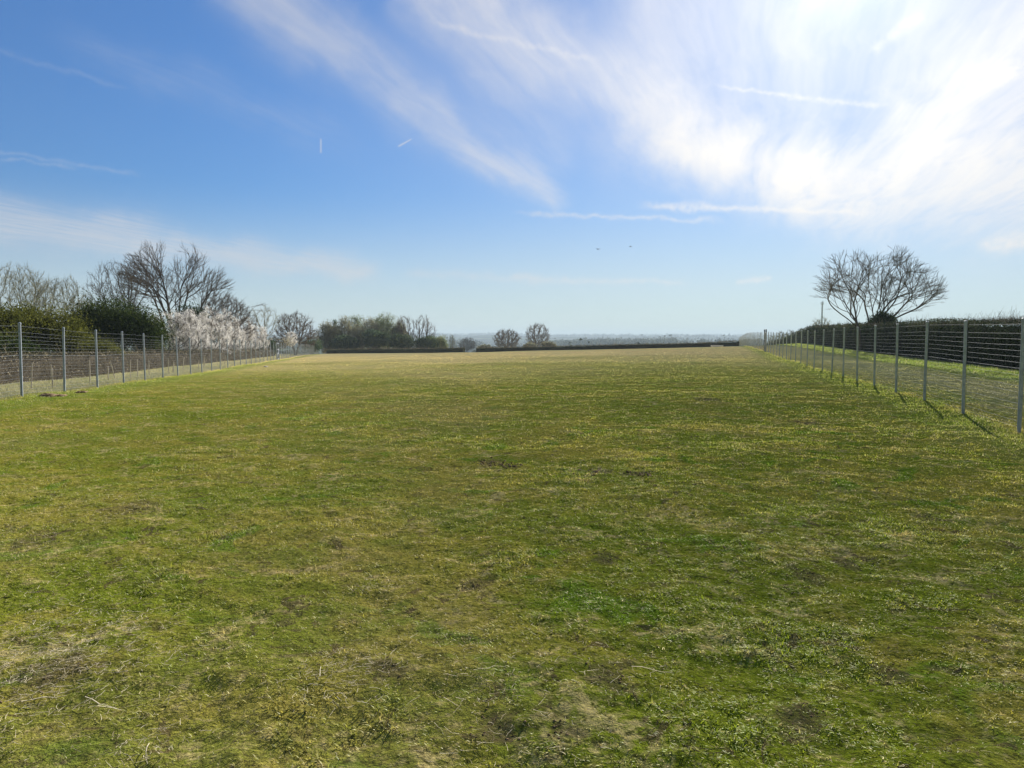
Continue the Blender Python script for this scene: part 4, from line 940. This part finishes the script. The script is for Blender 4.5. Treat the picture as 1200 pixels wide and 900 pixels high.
# ------------------------------------------------------------------ small things
def build_small():
    rng = np.random.default_rng(5)
    # mast beyond the right hedge
    x, y = wpos(962, 310); z = float(height(x, y, False)); H = EYE + (395 - 353.5) / FPX * 310 - z
    root = empty('mast', (x, y, z)); tag(root, 'slim grey mast with a small head rising beyond the right hedge', 'mast')
    G = Geo(); V, f = tubes([(0, 0, -.5)], [(0, 0, H - 1.2)], .36, .26, 14); G.add(V, f); G.build('pole', M['mast'], root, True)
    G = Geo()
    for k in range(3):
        a = k * 2.094 + .4; cx, cy = .45 * math.cos(a), .45 * math.sin(a)
        V, f = box(cx, cy, H - .7, .2, .2, 1.2, a); G.add(V, f); V, f = tubes([(0, 0, H - 1.3)], [(cx, cy, H - 1.3)], .05, .05, 6); G.add(V, f); V, f = tubes([(0, 0, H - .5)], [(cx, cy, H - .5)], .05, .05, 6); G.add(V, f)
    V, f = tubes([(0, 0, H - 1.2)], [(0, 0, H + .2)], .12, .06, 8, True); G.add(V, f); G.build('antenna_head', M['mast'], root)
    # white trough in front of the far hedge
    x, y = wpos(840, 139); z = float(height(x, y, False)); root = empty('water_trough', (x, y, z + .02)); tag(root, 'long low white trough near the right end of the far hedge', 'trough'); root.scale = (1, 1, .7)
    G = Geo(); 
    for q in (-1, 1): V, f = box(0, q * .26, .52, 2.1, .05, .34); G.add(V, f); V, f = box(q * 1.03, 0, .52, .05, .47, .34); G.add(V, f)
    V, f = box(0, 0, .36, 2.0, .47, .04); G.add(V, f); G.build('basin', M['white'], root)
    for q in (-.85, .85):
        G = Geo(); 
        V, f = box(q, 0, .08, .07, .4, .52); G.add(V, f); G.build('leg', M['white'], root)
    # two birds
    for i, (px, py, d, lab) in enumerate(((701, 292, 62, 'dark bird in the sky, lower and left of the other'), (739, 289, 85, 'fainter dark bird in the sky, right of the other'))):
        a, e = direction_of(px, py); root = empty('flying_bird', (d * math.sin(R(a)), d * math.cos(R(a)), EYE + d * math.tan(R(e)))); tag(root, lab, 'bird'); root.rotation_euler = (0, 0, .5 + i)
        G = Geo(); V, f = tubes([(0, -.10, 0), (0, -.02, .0), (0, .08, .0), (0, .12, .01)], [(0, -.02, 0), (0, .08, 0), (0, .12, .01), (0, .16, 0)], np.array([.006, .03, .024, .018]), np.array([.03, .026, .016, .003]), 8); G.add(V, f)
        for q in (-1, 1):
            v = np.array([(0, .06, .01), (0, -.03, .01), (q * .13, -.03, .05), (q * .12, .07, .06), (q * .26, -.04, .02)]); v = np.concatenate([v, v - (0, 0, .006)])
            G.add(v, [np.array([[0, 1, 2, 3], [8, 7, 6, 5]]), np.array([[3, 2, 4], [9, 7, 8], [0, 3, 8], [0, 8, 5], [3, 4, 9], [3, 9, 8], [1, 6, 7], [1, 7, 2], [2, 7, 9], [2, 9, 4]])])
        v = np.array([(-.03, -.18, 0), (.03, -.18, 0), (.012, -.08, .006), (-.012, -.08, .006)]); G.add(np.concatenate([v, v - (0, 0, .006)]), [np.array([[0, 1, 2, 3], [7, 6, 5, 4], [0, 4, 5, 1], [1, 5, 6, 2], [2, 6, 7, 3], [3, 7, 4, 0]])])
        G.build('body', M['bird'], root, True)
    # earth mounds at the left fence and pale stone further along
    def lump(name, label, cat, x, y, sx, sy, sz, mat, seed, n=14):
        r_ = np.random.default_rng(seed); th = np.linspace(0, np.pi / 2 * 1.15, 9); ph = np.arange(22) * 2 * np.pi / 22; V = []
        for t_ in th:
            for p_ in ph: k = 1 + .35 * r_.normal() * math.sin(t_) * .6; V.append((sx * math.sin(t_) * math.cos(p_) * k, sy * math.sin(t_) * math.sin(p_) * k, sz * math.cos(t_) * (1 + .25 * r_.normal() * .6)))
        idx = np.arange(9 * 22).reshape(9, 22); nx = np.roll(idx, -1, 1); q = np.stack([idx[:-1], idx[1:], nx[1:], nx[:-1]], -1).reshape(-1, 4)
        o = mesh_obj(name, np.array(V), [q], mat, None, {'rnd': r_.random(len(V))}); o.location = (x, y, float(height(x, y))); tag(o, label, cat); return o
    for i, (px, d, sx, sz, lab) in enumerate(((47, 20.6, .22, .075, 'larger dark heap of dug earth at the foot of the left fence'), (62, 21.0, .15, .05, 'smaller dark heap of dug earth beside the larger one'), (88, 22.6, .14, .045, 'dark heap of dug earth by the second post of the left fence'))):
        x, y = wpos(px, d); lump('earth_heap', lab, 'earth heap', x + .15, y, sx, .22, sz, M['soil'], 300 + i)
    x, y = wpos(311, 54); lump('pale_stone', 'pale stone lying on the grass short of the left-hand gate', 'stone', x, y, .15, .11, .07, M['stone'], 310)
build_small()

# ------------------------------------------------------------------ woods of the valley and hills: hedgerow trees far off, read as masses
def build_far_woods():
    rng = np.random.default_rng(9); G = Geo()
    def blobs(X, Y, h, w):
        n = len(X); Z = height(X, Y, False)
        per = 26; C = np.repeat(np.stack([X, Y, Z + h * .5], 1), per, 0) + rng.normal(size=(n * per, 3)) * np.repeat(np.stack([w * .28, w * .28, h * .24], 1), per, 0)
        V, f = leaf_quads(C, np.repeat(w * .34, per) * rng.uniform(.6, 1.3, n * per), rng, aspect=.8); G.add(V, f, np.repeat(rng.random(n * per), 4))
    # ridge wood
    a = R(1) * np.concatenate([rng.uniform(1.5, 12, 420), rng.uniform(-32, 40, 420)]); r = rng.normal(1480, 70, len(a))
    blobs(r * np.sin(a), r * np.cos(a), rng.uniform(8, 14, len(a)), rng.uniform(9, 16, len(a)))
    # hedgerow lines in the valley
    for k in range(26):
        a0 = R(rng.uniform(-36, 38)); r0 = rng.uniform(420, 1300); ang = rng.choice([0, math.pi / 2]) + rng.normal(.3, .12); L = rng.uniform(80, 260); m_ = int(L / 7)
        s = np.linspace(0, L, m_); x = r0 * math.sin(a0) + s * math.cos(ang) + rng.normal(0, 1.5, m_); y = r0 * math.cos(a0) + s * math.sin(ang) * .5
        ok = (np.hypot(x, y) > 400); blobs(x[ok], y[ok], rng.uniform(2.5, 9, ok.sum()), rng.uniform(5, 10, ok.sum()))
    a = R(1) * rng.uniform(-38, 42, 2600); r = rng.uniform(2800, 7000, len(a)); k = vnoise(r * np.sin(a), r * np.cos(a), 1 / 420.) > .02
    a, r = a[k], r[k]; blobs(r * np.sin(a), r * np.cos(a), rng.uniform(9, 16, len(a)), rng.uniform(20, 60, len(a)))
    tag(G.build('distant_woods', M['far_wood']), 'hazy far-off woods and hedgerows on the ridge and hills', kind='stuff')
build_far_woods()

# ------------------------------------------------------------------ air
HAZE_TOP = 62
def build_haze():
    V, f = box(0, 0, (HAZE_TOP - 50) / 2, 19000, 19000, HAZE_TOP + 50)
    m = bpy.data.materials.new('haze'); m.use_nodes = True; t = NT(m.node_tree); t.n.clear(); out = t.node('ShaderNodeOutputMaterial')
    vol = t.node('ShaderNodeVolumePrincipled'); vol.inputs['Density'].default_value = .00025; t.put(vol.inputs['Color'], (.31, .385, .455)); vol.inputs['Anisotropy'].default_value = .1
    t.l.new(vol.outputs[0], out.inputs['Volume'])
    o = mesh_obj('haze', V, f, m); tag(o, 'thin bluish haze over the distance', kind='stuff')
build_haze()
